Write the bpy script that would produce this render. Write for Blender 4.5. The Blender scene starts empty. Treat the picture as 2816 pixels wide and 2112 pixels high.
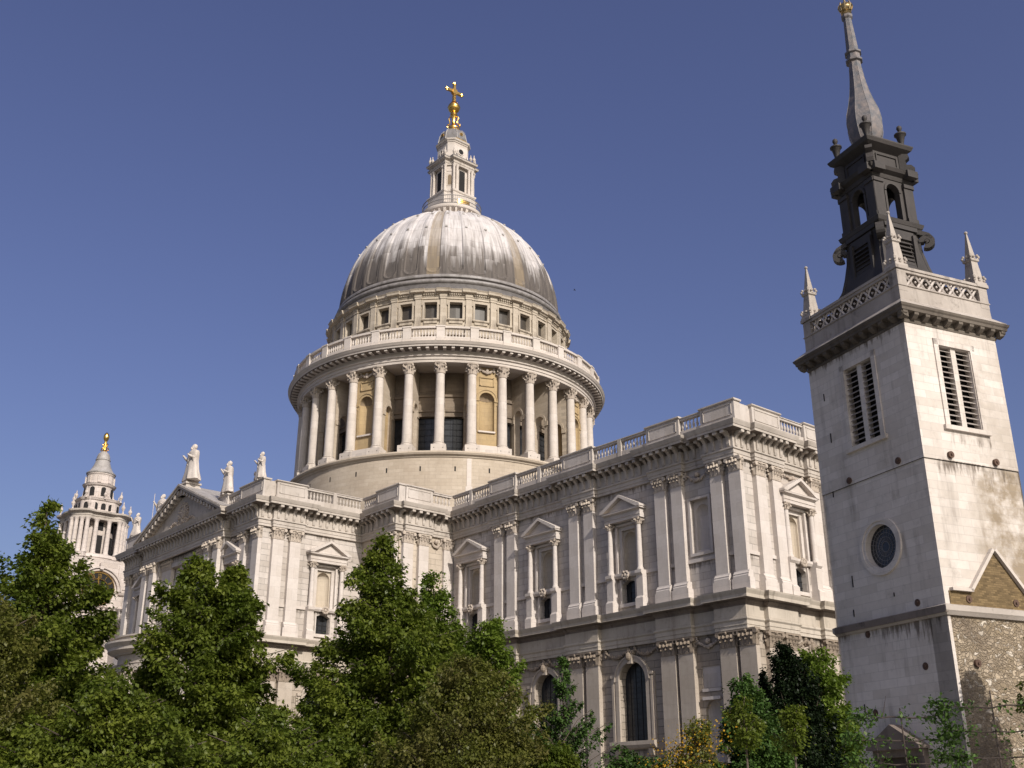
import bpy, bmesh, math, random
import numpy as np
from mathutils import Vector, Matrix
R = math.radians
rnd = random.Random(7)
scn = bpy.context.scene
col = scn.collection

# ------------------------------------------------------------ camera
CAM = (117.84, -87.51, 0.81)
YAW, PITCH, ROLL = R(139.77), R(21.46), R(-0.11)
fw = Vector((math.cos(PITCH)*math.cos(YAW), math.cos(PITCH)*math.sin(YAW), math.sin(PITCH)))
rt = Vector((math.sin(YAW), -math.cos(YAW), 0)); up = rt.cross(fw)
r2 = math.cos(ROLL)*rt + math.sin(ROLL)*up; u2 = -math.sin(ROLL)*rt + math.cos(ROLL)*up
cd = bpy.data.cameras.new('camera'); cam = bpy.data.objects.new('camera', cd); col.objects.link(cam)
cd.sensor_fit = 'HORIZONTAL'; cd.sensor_width = 36; cd.lens = 36*2976.4/2816
cd.clip_start = .1; cd.clip_end = 6000
M_ = Matrix((r2, u2, -fw)).transposed().to_4x4(); M_.translation = Vector(CAM); cam.matrix_world = M_
scn.camera = cam

# ------------------------------------------------------------ light
SUN_EL, SUN_AZ = R(33), R(-11.5)          # azimuth measured from +x (east) towards +y (north)
w = bpy.data.worlds.new('World'); scn.world = w; w.use_nodes = True
nt = w.node_tree; nt.nodes.clear()
sky = nt.nodes.new('ShaderNodeTexSky'); sky.sky_type = 'NISHITA'; sky.sun_disc = False
sky.sun_elevation = SUN_EL; sky.sun_rotation = R(90) - SUN_AZ
sky.air_density = 1.0; sky.dust_density = 3.5; sky.ozone_density = 3.0; sky.altitude = 20
hs = nt.nodes.new('ShaderNodeHueSaturation'); hs.inputs['Saturation'].default_value = 1.03; hs.inputs['Hue'].default_value = 0.525
bg = nt.nodes.new('ShaderNodeBackground'); bg.inputs['Strength'].default_value = 0.084
ow = nt.nodes.new('ShaderNodeOutputWorld')
nt.links.new(sky.outputs[0], hs.inputs['Color']); nt.links.new(hs.outputs[0], bg.inputs[0]); nt.links.new(bg.outputs[0], ow.inputs[0])
sd = bpy.data.lights.new('sun', 'SUN'); sd.energy = 3.6; sd.angle = R(.53); sd.color = (1, .935, .86)
so = bpy.data.objects.new('sun', sd); col.objects.link(so)
sv = Vector((math.cos(SUN_EL)*math.cos(SUN_AZ), math.cos(SUN_EL)*math.sin(SUN_AZ), math.sin(SUN_EL)))
so.rotation_euler = sv.to_track_quat('Z', 'Y').to_euler(); so.location = (200, -100, 120)
scn.view_settings.view_transform = 'Standard'; scn.view_settings.look = 'None'
scn.view_settings.gamma = 1; scn.view_settings.exposure = 0.38

# ------------------------------------------------------------ materials
def mat(name):
    m = bpy.data.materials.new(name); m.use_nodes = True
    n = m.node_tree; b = n.nodes['Principled BSDF']
    return m, n, b
def N(n, t, **kw):
    x = n.nodes.new('ShaderNode'+t)
    for k, v in kw.items():
        if k in x.inputs: x.inputs[k].default_value = v
        else: setattr(x, k, v)
    return x
def math_(n, op, a, b=None, c=None, clamp=False):
    x = n.nodes.new('ShaderNodeMath'); x.operation = op; x.use_clamp = clamp
    for i, v in enumerate((a, b, c)):
        if v is None: continue
        if isinstance(v, (int, float)): x.inputs[i].default_value = v
        else: n.links.new(v, x.inputs[i])
    return x.outputs[0]
def mix(n, fac, a, b, blend='MIX'):
    x = n.nodes.new('ShaderNodeMix'); x.data_type = 'RGBA'; x.blend_type = blend
    for s, v in ((0, fac), (6, a), (7, b)):
        if isinstance(v, (int, float)): x.inputs[s].default_value = v
        elif isinstance(v, tuple): x.inputs[s].default_value = (*v, 1) if len(v) == 3 else v
        else: n.links.new(v, x.inputs[s])
    return x.outputs[2]
def ramp(n, src, p0, p1, c0=(0, 0, 0), c1=(1, 1, 1)):
    x = n.nodes.new('ShaderNodeValToRGB'); x.color_ramp.elements[0].position = p0; x.color_ramp.elements[1].position = p1
    x.color_ramp.elements[0].color = (*c0, 1); x.color_ramp.elements[1].color = (*c1, 1)
    n.links.new(src, x.inputs[0]); return x.outputs[0]
def noise(n, vec, scale, detail=4, rough=.55):
    x = N(n, 'TexNoise'); x.inputs['Scale'].default_value = scale; x.inputs['Detail'].default_value = detail
    x.inputs['Roughness'].default_value = rough
    n.links.new(vec, x.inputs['Vector']); return x.outputs['Fac']
def comb(n, x, y, z):
    c = N(n, 'CombineXYZ')
    for i, v in enumerate((x, y, z)):
        if isinstance(v, (int, float)): c.inputs[i].default_value = v
        else: n.links.new(v, c.inputs[i])
    return c.outputs[0]

def stone(name, c1, c2, dirt, zst=None, tan=None, bw=1.5, bh=.6, joint=.55, jw=.02, cyl=None, streak=.5, soot=.25, bump=.35, plain=False, rough=.85, blockvar=.5):
    m, n, b = mat(name)
    tc = N(n, 'TexCoord'); P = tc.outputs['Object']
    sp = N(n, 'SeparateXYZ'); n.links.new(P, sp.inputs[0]); X, Y, Z = sp.outputs
    g = N(n, 'NewGeometry')
    vt = N(n, 'VectorTransform'); vt.vector_type = 'NORMAL'; vt.convert_from = 'WORLD'; vt.convert_to = 'OBJECT'
    n.links.new(g.outputs['True Normal'], vt.inputs[0]); sn = N(n, 'SeparateXYZ'); n.links.new(vt.outputs[0], sn.inputs[0])
    if cyl:
        u = math_(n, 'MULTIPLY', math_(n, 'ARCTAN2', Y, X), cyl)
    else:
        f = math_(n, 'GREATER_THAN', math_(n, 'ABSOLUTE', sn.outputs[0]), .6)
        u = math_(n, 'ADD', math_(n, 'MULTIPLY', X, math_(n, 'SUBTRACT', 1, f)), math_(n, 'MULTIPLY', Y, f))
    uv = comb(n, u, Z, 0)
    st = comb(n, math_(n, 'MULTIPLY', u, 1.6), math_(n, 'MULTIPLY', Z, .13), 0)
    big = noise(n, P, .23, 5, .6)
    fine = noise(n, P, 3.1, 6, .7)
    colr = mix(n, ramp(n, big, .35, .65), c1, c2)
    colr = mix(n, math_(n, 'MULTIPLY', ramp(n, fine, .3, .75), .28), colr, tuple(x*.66 for x in c2))
    # weather streaks
    s = noise(n, st, 1.0, 5, .65)
    s2 = noise(n, P, .5, 3, .5)
    sf = math_(n, 'MULTIPLY', math_(n, 'MULTIPLY', ramp(n, s, .5, .72), ramp(n, s2, .42, .62)), streak)
    colr = mix(n, sf, colr, dirt)
    so_ = math_(n, 'MULTIPLY', ramp(n, noise(n, P, 1.3, 6, .75), .56, .75), soot)
    colr = mix(n, so_, colr, dirt)
    if tan:
        tf = math_(n, 'MULTIPLY', ramp(n, noise(n, P, .32, 6, .7), .41, .54), ramp(n, sn.outputs[0], .45, .6))
        tf = math_(n, 'MULTIPLY', tf, ramp(n, math_(n, 'ADD', math_(n, 'MULTIPLY', u, .2), math_(n, 'MULTIPLY', noise(n, P, .8, 3), .3)), .05, .30))
        tf = math_(n, 'MULTIPLY', tf, ramp(n, math_(n, 'MULTIPLY', Z, .05), .705, .716, (1, 1, 1), (.3, .3, .3)))
        colr = mix(n, math_(n, 'MULTIPLY', tf, .9), colr, tan)
    if zst:     # rain-washed soot hanging in streaks below each projecting course
        tot = None; sk = noise(n, comb(n, math_(n, 'MULTIPLY', u, 3.2), math_(n, 'MULTIPLY', Z, .35), 0), 1.0, 5, .7)
        for zk, ln, *ur in zst:
            dz = math_(n, 'DIVIDE', math_(n, 'SUBTRACT', zk, Z), ln)
            b_ = math_(n, 'MULTIPLY', math_(n, 'GREATER_THAN', dz, 0), math_(n, 'SUBTRACT', 1, dz, clamp=True))
            if ur: b_ = math_(n, 'MULTIPLY', b_, math_(n, 'MULTIPLY', math_(n, 'GREATER_THAN', sn.outputs[0], .5), math_(n, 'MULTIPLY', math_(n, 'GREATER_THAN', u, ur[0]), math_(n, 'LESS_THAN', u, ur[1]))))
            tot = b_ if tot is None else math_(n, 'MAXIMUM', tot, b_)
        ff = math_(n, 'MULTIPLY', ramp(n, math_(n, 'ADD', sk, math_(n, 'MULTIPLY', math_(n, 'SUBTRACT', tot, .62), .34)), .5, .62), math_(n, 'MINIMUM', math_(n, 'MULTIPLY', tot, 2.2), .85))
        colr = mix(n, math_(n, 'MULTIPLY', ff, ramp(n, noise(n, P, .45, 3), .42, .55)), colr, dirt)
    h = math_(n, 'MULTIPLY', fine, .25)
    if not plain:
        br = N(n, 'TexBrick'); n.links.new(uv, br.inputs['Vector'])
        br.inputs['Scale'].default_value = 1; br.inputs['Brick Width'].default_value = bw; br.inputs['Row Height'].default_value = bh
        br.inputs['Mortar Size'].default_value = jw; br.inputs['Mortar Smooth'].default_value = .1
        br.inputs['Color1'].default_value = (1, 1, 1, 1); v = 1-.22*blockvar
        br.inputs['Color2'].default_value = (v, v*.985, v*.96, 1); br.inputs['Mortar'].default_value = (1, 1, 1, 1)
        colr = mix(n, 1.0, colr, br.outputs['Color'], 'MULTIPLY')
        colr = mix(n, math_(n, 'MULTIPLY', br.outputs['Fac'], joint), colr, tuple(x*.32 for x in c2))
        h = math_(n, 'SUBTRACT', h, br.outputs['Fac'])
    bp = N(n, 'Bump'); bp.inputs['Strength'].default_value = bump; bp.inputs['Distance'].default_value = .05
    n.links.new(h, bp.inputs['Height']); n.links.new(bp.outputs[0], b.inputs['Normal'])
    n.links.new(colr, b.inputs['Base Color']); b.inputs['Roughness'].default_value = rough
    b.inputs['Specular IOR Level'].default_value = .25
    return m

PORT1, PORT2, DIRT = (.55, .50, .46), (.46, .41, .37), (.15, .125, .105)
MS = {}
MS['wall'] = stone('ashlar_stone', PORT1, PORT2, DIRT, bw=1.7, bh=.6, joint=.46, jw=.024, streak=.5, soot=.25, bump=.7, blockvar=.9, zst=((28.2, 1.3), (20.1, 1.2)))
MS['trim'] = stone('dressed_stone', (.595, .54, .50), (.515, .46, .42), DIRT, bw=1.4, bh=1.1, joint=.22, jw=.012, streak=.35, soot=.18, bump=.35)
MS['cornice'] = stone('weathered_stone', (.50, .445, .395), (.38, .335, .29), DIRT, plain=True, streak=.7, soot=.6, bump=.5)
MS['carve'] = stone('carved_stone', (.50, .43, .36), (.36, .30, .25), (.09, .075, .065), plain=True, streak=.5, soot=.75, bump=.9)
MS['drumwall'] = stone('cream_stone', (.50, .425, .34), (.42, .35, .275), DIRT, bw=1.3, bh=.45, joint=.28, jw=.018, cyl=21.4, streak=.35, soot=.22, bump=.35)
MS['attic'] = stone('attic_stone', (.51, .445, .36), (.41, .35, .28), DIRT, bw=1.1, bh=.6, joint=.25, jw=.018, cyl=17., streak=.75, soot=.4, bump=.4)
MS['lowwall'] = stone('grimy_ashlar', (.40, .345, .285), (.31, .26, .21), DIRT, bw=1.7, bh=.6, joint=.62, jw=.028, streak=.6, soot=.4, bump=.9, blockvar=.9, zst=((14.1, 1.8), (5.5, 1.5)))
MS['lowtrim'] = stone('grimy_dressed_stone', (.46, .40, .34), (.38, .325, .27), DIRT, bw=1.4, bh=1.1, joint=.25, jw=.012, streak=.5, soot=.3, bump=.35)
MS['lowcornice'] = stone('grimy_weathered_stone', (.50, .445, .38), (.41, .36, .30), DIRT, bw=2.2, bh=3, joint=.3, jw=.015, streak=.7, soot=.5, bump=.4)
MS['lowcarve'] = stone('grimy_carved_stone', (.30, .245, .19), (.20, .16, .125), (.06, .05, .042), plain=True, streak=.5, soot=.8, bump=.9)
MS['nichestone'] = stone('cream_niche_stone', (.52, .45, .365), (.45, .385, .31), DIRT, bw=1.2, bh=.5, joint=.25, jw=.014, streak=.25, soot=.12, bump=.3)
MS['parapetstone'] = stone('parapet_balustrade_stone', (.53, .48, .44), (.43, .385, .345), DIRT, bw=1.8, bh=3., joint=.2, jw=.012, streak=.6, soot=.5, bump=.4)
MS['bastion'] = stone('warm_ashlar_stone', (.53, .46, .385), (.44, .375, .305), DIRT, bw=1.7, bh=.6, joint=.4, jw=.022, streak=.4, soot=.3, bump=.6)
MS['ochre'] = stone('ochre_stone', (.44, .325, .18), (.35, .26, .15), DIRT, bw=1.0, bh=.55, joint=.3, jw=.018, streak=.25, soot=.15, bump=.3, cyl=20.)
MS['drum_shade'] = stone('shaded_drum_stone', (.26, .21, .16), (.18, .145, .115), (.07, .06, .05), bw=1.3, bh=.45, joint=.3, jw=.018, cyl=17., streak=.6, soot=.6, bump=.35)  # dark tone paints in the deep shade on the wall behind the columns
MS['white'] = stone('white_stone', (.61, .545, .495), (.52, .465, .415), DIRT, bw=9., bh=.95, joint=.28, jw=.014, cyl=.6, streak=.4, soot=.2, bump=.25)
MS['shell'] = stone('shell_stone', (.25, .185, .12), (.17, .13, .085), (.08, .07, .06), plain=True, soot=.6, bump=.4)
MS['church'] = stone('grimy_white_stone', (.66, .60, .55), (.56, .505, .455), (.11, .085, .065), zst=((20.45, .8), (15.65, 1.3, -1.2, 1.3), (14.28, 1.5, -1.9, 9), (7.9, 1.5)), tan=(.25, .195, .13), bw=1.0, bh=.36, joint=.34, jw=.011, streak=.55, soot=.3, bump=.3, blockvar=.7)
MS['churchtrim'] = stone('parapet_stone', (.46, .41, .365), (.31, .27, .235), (.07, .058, .05), plain=True, streak=.95, soot=.8, bump=.6)
MS['soot_shade_stone'] = stone('blackened_stone', (.22, .18, .15), (.13, .105, .09), (.03, .026, .024), plain=True, streak=.9, soot=.95, bump=.7)  # soot on the church; under the cathedral cornices also their shade as colour
MS['statue'] = stone('statue_stone', (.60, .54, .49), (.42, .37, .33), (.10, .085, .075), plain=True, streak=.5, soot=.5, bump=.6)
MS['belfry'] = stone('blackened_lead', (.062, .054, .050), (.038, .034, .032), (.014, .014, .014), plain=True, streak=.5, soot=.4, bump=.5, rough=.6)
MS['tower'] = stone('pale_tower_stone', (.60, .53, .49), (.50, .44, .40), DIRT, bw=1.6, bh=.8, joint=.35, jw=.022, streak=.4, soot=.2, bump=.5)

def rubble():
    m, n, b = mat('rubble_stone'); tc = N(n, 'TexCoord'); P = tc.outputs['Object']
    mp = N(n, 'Mapping'); mp.inputs['Scale'].default_value = (1, 1, 1.5); n.links.new(P, mp.inputs[0])
    nx = N(n, 'TexNoise'); nx.inputs['Scale'].default_value = 3.; nx.inputs['Detail'].default_value = 4; n.links.new(P, nx.inputs['Vector'])
    va = N(n, 'VectorMath'); va.operation = 'SCALE'; va.inputs['Scale'].default_value = .6; n.links.new(nx.outputs['Color'], va.inputs[0])
    vb = N(n, 'VectorMath'); vb.operation = 'ADD'; n.links.new(mp.outputs[0], vb.inputs[0]); n.links.new(va.outputs[0], vb.inputs[1]); wp = vb.outputs[0]
    v = N(n, 'TexVoronoi'); v.inputs['Scale'].default_value = 5.; n.links.new(wp, v.inputs['Vector'])
    ve = N(n, 'TexVoronoi'); ve.feature = 'DISTANCE_TO_EDGE'; ve.inputs['Scale'].default_value = 5.; n.links.new(wp, ve.inputs['Vector'])
    sp = N(n, 'SeparateColor'); n.links.new(v.outputs['Color'], sp.inputs[0])
    c = mix(n, ramp(n, sp.outputs[0], .2, .95), (.22, .17, .11), (.40, .325, .235)); c = mix(n, ramp(n, sp.outputs[1], .86, .9), c, (.52, .46, .38))
    c = mix(n, ramp(n, noise(n, P, .6, 5), .45, .62), c, mix(n, .75, c, (.115, .085, .06)))
    c = mix(n, math_(n, 'MULTIPLY', ramp(n, noise(n, P, 5, 6, .8), .5, .7), .45), c, (.13, .10, .07))
    e = ramp(n, ve.outputs['Distance'], .0, .17)
    c = mix(n, math_(n, 'MULTIPLY', math_(n, 'SUBTRACT', 1, e), .75), c, (.27, .21, .145))
    bp = N(n, 'Bump'); bp.inputs['Strength'].default_value = .9; bp.inputs['Distance'].default_value = .06
    n.links.new(math_(n, 'ADD', e, math_(n, 'MULTIPLY', noise(n, P, 8, 4), .5)), bp.inputs['Height']); n.links.new(bp.outputs[0], b.inputs['Normal'])
    n.links.new(c, b.inputs['Base Color']); b.inputs['Roughness'].default_value = .9
    return m
MS['black'] = stone('soot_black_stone', (.16, .135, .11), (.085, .07, .058), (.025, .02, .018), plain=True, streak=.9, soot=.7, bump=.6)
MS['rubble'] = rubble()
MS['brick'] = stone('old_yellow_brick', (.27, .19, .09), (.18, .125, .065), (.05, .036, .022), bw=.24, bh=.085, joint=.5, jw=.01, streak=.5, soot=.6, bump=.5, blockvar=2.4)

def lead_dome():
    m, n, b = mat('dome_lead'); tc = N(n, 'TexCoord'); P = tc.outputs['Object']
    sp = N(n, 'SeparateXYZ'); n.links.new(P, sp.inputs[0]); X, Y, Z = sp.outputs
    a = math_(n, 'ARCTAN2', Y, X)
    bays = math_(n, 'MULTIPLY', a, 32/(2*math.pi))
    cell = math_(n, 'FLOOR', math_(n, 'ADD', bays, .5))
    wn = N(n, 'TexWhiteNoise'); wn.noise_dimensions = '1D'; n.links.new(cell, wn.inputs['W'])
    # vertical weather line: brown patina washes up to a ragged height, different in every flute
    sv_ = comb(n, math_(n, 'MULTIPLY', bays, 5.0), math_(n, 'MULTIPLY', Z, .16), 0)
    s = noise(n, sv_, 1.0, 5, .6)
    sheets = comb(n, math_(n, 'FLOOR', math_(n, 'MULTIPLY', bays, 7)), math_(n, 'FLOOR', math_(n, 'MULTIPLY', Z, .55)), 3)
    wn2 = N(n, 'TexWhiteNoise'); wn2.noise_dimensions = '3D'; n.links.new(sheets, wn2.inputs['Vector'])
    edge = math_(n, 'ADD', math_(n, 'ADD', 73.6, math_(n, 'MULTIPLY', wn.outputs['Value'], 3.0)),
                 math_(n, 'ADD', math_(n, 'MULTIPLY', math_(n, 'SUBTRACT', s, .5), 9.0), math_(n, 'MULTIPLY', math_(n, 'SUBTRACT', wn2.outputs['Value'], .5), 2.2)))
    low = math_(n, 'MULTIPLY', math_(n, 'SUBTRACT', edge, Z), .26, clamp=True)
    base = mix(n, ramp(n, noise(n, P, .35, 5), .4, .65), (.52, .49, .48), (.42, .39, .375))
    base = mix(n, math_(n, 'MULTIPLY', wn2.outputs['Value'], .35), base, (.58, .54, .52))
    brown = mix(n, ramp(n, s, .35, .65), (.042, .034, .029), (.095, .079, .067))
    c = mix(n, math_(n, 'MULTIPLY', low, .92), base, brown)
    # a few wholly tan flutes
    tan_ = math_(n, 'MULTIPLY', math_(n, 'MAXIMUM', math_(n, 'COMPARE', cell, -4, .3), math_(n, 'MAXIMUM', math_(n, 'COMPARE', cell, 0, .3), math_(n, 'COMPARE', cell, 5, .3))), .75)
    inr = math_(n, 'LESS_THAN', math_(n, 'ABSOLUTE', math_(n, 'SUBTRACT', bays, cell)), .28)
    c = mix(n, math_(n, 'MULTIPLY', math_(n, 'MULTIPLY', tan_, inr), ramp(n, noise(n, sheets, .9, 2), .2, .6, (.35, .35, .35))), c, (.25, .195, .13))
    fz = math_(n, 'FRACT', math_(n, 'MULTIPLY', Z, .42)); fb = math_(n, 'FRACT', math_(n, 'MULTIPLY', bays, 7))
    line = math_(n, 'MAXIMUM', math_(n, 'LESS_THAN', fz, .035), math_(n, 'MULTIPLY', math_(n, 'LESS_THAN', fb, .10), .6))
    c = mix(n, math_(n, 'MULTIPLY', line, .3), c, (.12, .10, .09))
    bp = N(n, 'Bump'); bp.inputs['Strength'].default_value = .3; bp.inputs['Distance'].default_value = .05
    n.links.new(math_(n, 'ADD', line, math_(n, 'MULTIPLY', noise(n, P, 2, 4), .6)), bp.inputs['Height']); n.links.new(bp.outputs[0], b.inputs['Normal'])
    c = mix(n, math_(n, 'MULTIPLY', ramp(n, noise(n, comb(n, math_(n, 'MULTIPLY', bays, 9), math_(n, 'MULTIPLY', Z, .3), 5), 1.0, 4), .5, .62), .35), c, (.16, .135, .12))
    n.links.new(c, b.inputs['Base Color']); b.inputs['Roughness'].default_value = .75; b.inputs['Specular IOR Level'].default_value = .2
    return m
MS['dome'] = lead_dome()
def flat(name, c, rough=.6, metal=0, var=.25, sc=2., c2=None, spec=.5, bump=0):
    m, n, b = mat(name); tc = N(n, 'TexCoord')
    f = ramp(n, noise(n, tc.outputs['Object'], sc, 5, .65), .35, .68)
    n.links.new(mix(n, f, c, c2 or tuple(x*(1-var) for x in c)), b.inputs['Base Color'])
    b.inputs['Roughness'].default_value = rough; b.inputs['Metallic'].default_value = metal; b.inputs['Specular IOR Level'].default_value = spec
    if bump:
        bp = N(n, 'Bump'); bp.inputs['Strength'].default_value = bump; bp.inputs['Distance'].default_value = .05
        n.links.new(f, bp.inputs['Height']); n.links.new(bp.outputs[0], b.inputs['Normal'])
    return m
MS['lead'] = flat('grey_lead', (.20, .19, .19), .55, 0, .4, 1.2, (.12, .11, .105))
MS['palelead'] = flat('pale_lead', (.36, .335, .32), .55, 0, .4, .9, (.22, .20, .18))
MS['spirelead'] = flat('spire_lead', (.085, .088, .098), .6, 0, .3, 2.6, (.20, .165, .15), bump=.3)
MS['gold'] = flat('gilding', (.95, .60, .16), .28, 1, .3, 3, (.75, .45, .12))
MS['brass'] = flat('dull_brass', (.50, .36, .17), .42, 1, .4, 6, (.30, .24, .15))
MS['glass'] = flat('window_glass', (.032, .034, .038), .22, 0, .4, 1.5, (.018, .019, .022), spec=.35)
MS['glassbrown'] = flat('dusty_glass', (.055, .045, .035), .5, 0, .4, 1.5)
MS['ringlead'] = flat('ring_lead', (.27, .25, .24), .55, 0, .5, 1.2, (.13, .115, .105))
MS['skirtlead'] = flat('dark_lead', (.115, .105, .10), .6, 0, .4, 1.2, (.07, .062, .058))
MS['louvre'] = flat('timber_louvre', (.33, .29, .26), .8, 0, .3, 4)
MS['dark'] = flat('dark_interior', (.012, .011, .011), .9)
MS['iron'] = flat('rusty_iron', (.10, .055, .035), .8, 0, .4, 6)
MS['door'] = flat('dark_oak_door', (.055, .038, .028), .6, 0, .4, 3)
MS['slate'] = flat('roof_slate', (.16, .16, .18), .7, 0, .3, 2)
MS['bounce_paving'] = flat('bounce_paving_stone', (.46, .43, .39), .9, 0, .25, 1)
MS['asphalt'] = flat('paving', (.11, .105, .095), .9, 0, .3, 1)
MS['grass'] = flat('lawn', (.045, .09, .02), .9, 0, .4, .8)
MS['bark'] = flat('bark', (.10, .075, .055), .9, 0, .5, 6, bump=.5)
MS['stake'] = flat('bare_branch', (.055, .04, .032), .9, 0, .4, 6)
MS['bird'] = flat('dark_feathers', (.03, .03, .035), .8)

def leafmat(name, c1, c2, c3, trans=.42):
    m, n, b = mat(name); n.nodes.remove(b); out = n.nodes['Material Output']
    g = N(n, 'NewGeometry'); P = g.outputs['Position']
    a = N(n, 'Attribute'); a.attribute_name = 'tint'
    c = mix(n, a.outputs['Fac'], c1, c2)
    c = mix(n, math_(n, 'MULTIPLY', ramp(n, noise(n, P, .55, 3), .42, .62), .6), c, c3)
    d = N(n, 'BsdfDiffuse'); t = N(n, 'BsdfTranslucent'); gl = N(n, 'BsdfGlossy'); gl.inputs['Roughness'].default_value = .45
    n.links.new(c, d.inputs[0]); n.links.new(mix(n, .5, c, (c1[0]*1.3, c1[1]*1.5, c1[2]*.6)), t.inputs[0])
    m1 = N(n, 'MixShader'); m1.inputs[0].default_value = trans; n.links.new(d.outputs[0], m1.inputs[1]); n.links.new(t.outputs[0], m1.inputs[2])
    m2 = N(n, 'MixShader'); m2.inputs[0].default_value = .015; n.links.new(m1.outputs[0], m2.inputs[1]); n.links.new(gl.outputs[0], m2.inputs[2])
    n.links.new(m2.outputs[0], out.inputs[0]); return m
ML = {
 'lime': leafmat('green_leaves', (.086, .116, .016), (.155, .18, .026), (.058, .084, .012)),
 'olive': leafmat('olive_brown_leaves', (.088, .10, .020), (.145, .148, .030), (.11, .088, .034)),
 'fresh': leafmat('fresh_green_leaves', (.09, .135, .018), (.15, .20, .028), (.062, .10, .014)),
 'deep': leafmat('deep_green_leaves', (.042, .080, .018), (.075, .13, .028), (.032, .062, .016), .2),
 'black': leafmat('very_dark_leaves', (.006, .011, .004), (.012, .021, .007), (.005, .009, .004), .05),
 'yellow': leafmat('yellow_flowers', (.38, .21, .015), (.46, .28, .02), (.22, .13, .015), .3),
}

# ------------------------------------------------------------ mesh tools
class G:
    def __init__(s): s.v = []; s.f = []
    def add(s, vs, fs):
        o = len(s.v); s.v.extend(vs); s.f.extend([tuple(i+o for i in f) for f in fs]); return s
    def quad(s, a, b, c, d): return s.add([a, b, c, d], [(0, 1, 2, 3)])
    def box(s, T, a0, a1, d0, d1, z0, z1, taper=0):
        t = taper
        vs = [T(a0, d0, z0), T(a1, d0, z0), T(a1, d1, z0), T(a0, d1, z0), T(a0+t, d0, z1), T(a1-t, d0, z1), T(a1-t, d1-t, z1), T(a0+t, d1-t, z1)]
        return s.add(vs, [(0, 3, 2, 1), (4, 5, 6, 7), (0, 1, 5, 4), (1, 2, 6, 5), (2, 3, 7, 6), (3, 0, 4, 7)])
    def prism(s, T, poly, d0, d1):            # poly in (s, z), extruded along d
        n = len(poly); vs = [T(a, d0, z) for a, z in poly]+[T(a, d1, z) for a, z in poly]
        return s.add(vs, [tuple(range(n)), tuple(range(2*n-1, n-1, -1))]+[(i, (i+1) % n, n+(i+1) % n, n+i) for i in range(n)])
    def side(s, T, poly, a0, a1):             # poly in (d, z), extruded along s
        n = len(poly); vs = [T(a0, d, z) for d, z in poly]+[T(a1, d, z) for d, z in poly]
        return s.add(vs, [tuple(range(n)), tuple(range(2*n-1, n-1, -1))]+[(i, (i+1) % n, n+(i+1) % n, n+i) for i in range(n)])
    def lathe(s, prof, n=24, c=(0, 0), a0=0., a1=2*math.pi, rot=0., fr=None, T=None):
        full = abs(a1-a0-2*math.pi) < 1e-6; m = n if full else n+1; vs = []
        for r, z in prof:
            for i in range(m):
                a = a0+(a1-a0)*i/n+rot; k = fr(a, r, z) if fr else r
                x, y = c[0]+k*math.cos(a), c[1]+k*math.sin(a)
                vs.append(T(x, y, z) if T else (x, y, z))
        fs = []
        for j in range(len(prof)-1):
            for i in range(n):
                k = (i+1) % m; fs.append((j*m+i, j*m+k, (j+1)*m+k, (j+1)*m+i))
        return s.add(vs, fs)
    def tube(s, pts, rad, n=6, sq=1.0):
        P = [Vector(p) for p in pts]; vs = []; m = len(P)
        if not hasattr(rad, '__len__'): rad = [rad]*m
        for i, p in enumerate(P):
            t = (P[min(i+1, m-1)]-P[max(i-1, 0)]).normalized()
            a = t.cross(Vector((0, 0, 1)) if abs(t.z) < .9 else Vector((1, 0, 0))).normalized(); b = t.cross(a)
            for k in range(n):
                q = 2*math.pi*k/n; vs.append(tuple(p+rad[i]*(math.cos(q)*a+sq*math.sin(q)*b)))
        fs = [tuple(range(n-1, -1, -1)), tuple((m-1)*n+k for k in range(n))]
        for i in range(m-1):
            for k in range(n): fs.append((i*n+k, i*n+(k+1) % n, (i+1)*n+(k+1) % n, (i+1)*n+k))
        return s.add(vs, fs)
    def ball(s, c, r, n=10, m=7, sz=1.0, sx=1., sy=1.):
        pr = [(max(1e-4, math.sin(math.pi*j/m)), -math.cos(math.pi*j/m)) for j in range(m+1)]
        return s.lathe([(q, z) for q, z in pr], n, T=lambda x, y, z: (c[0]+r*x*sx, c[1]+r*y*sy, c[2]+r*z*sz))
    def mesh(s, name, m, smooth=False):
        me = bpy.data.meshes.new(name); me.from_pydata([tuple(v) for v in s.v], [], s.f); me.materials.append(m)
        bm = bmesh.new(); bm.from_mesh(me); bmesh.ops.remove_doubles(bm, verts=bm.verts, dist=.0008); bmesh.ops.recalc_face_normals(bm, faces=bm.faces); bm.to_mesh(me); bm.free()
        if smooth:
            me.shade_smooth()
            me.set_sharp_from_angle(angle=R(smooth if smooth is not True else 40))
        return me
    def build(s, name, m, parent=None, smooth=False, label=None, loc=None):
        return link(s.mesh(name, m, smooth), name, parent, loc, 0, label)
def link(me, name, parent=None, loc=None, rz=0, label=None):
    o = bpy.data.objects.new(name, me); col.objects.link(o)
    if parent: o.parent = parent
    if loc: o.location = loc
    o.rotation_euler = (0, 0, rz)
    if label: o['label'] = label
    return o
def thing(name, label, cat, loc=(0, 0, 0), rz=0, group=None):
    o = bpy.data.objects.new(name, None); col.objects.link(o); o.location = loc; o.rotation_euler = (0, 0, rz)
    o['label'] = label; o['category'] = cat
    if group: o['group'] = group
    return o
def tag(o, label, cat, group=None):
    o['label'] = label; o['category'] = cat
    if group: o['group'] = group
    return o
def frame(p, u, n):     # local (s, d, z) -> world
    return lambda s, d, z: (p[0]+u[0]*s+n[0]*d, p[1]+u[1]*s+n[1]*d, z)
LOC = lambda s, d, z: (s, -d, z)      # facade prototype: outward = -y
XYZ = lambda x, y, z: (x, y, z)
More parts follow.
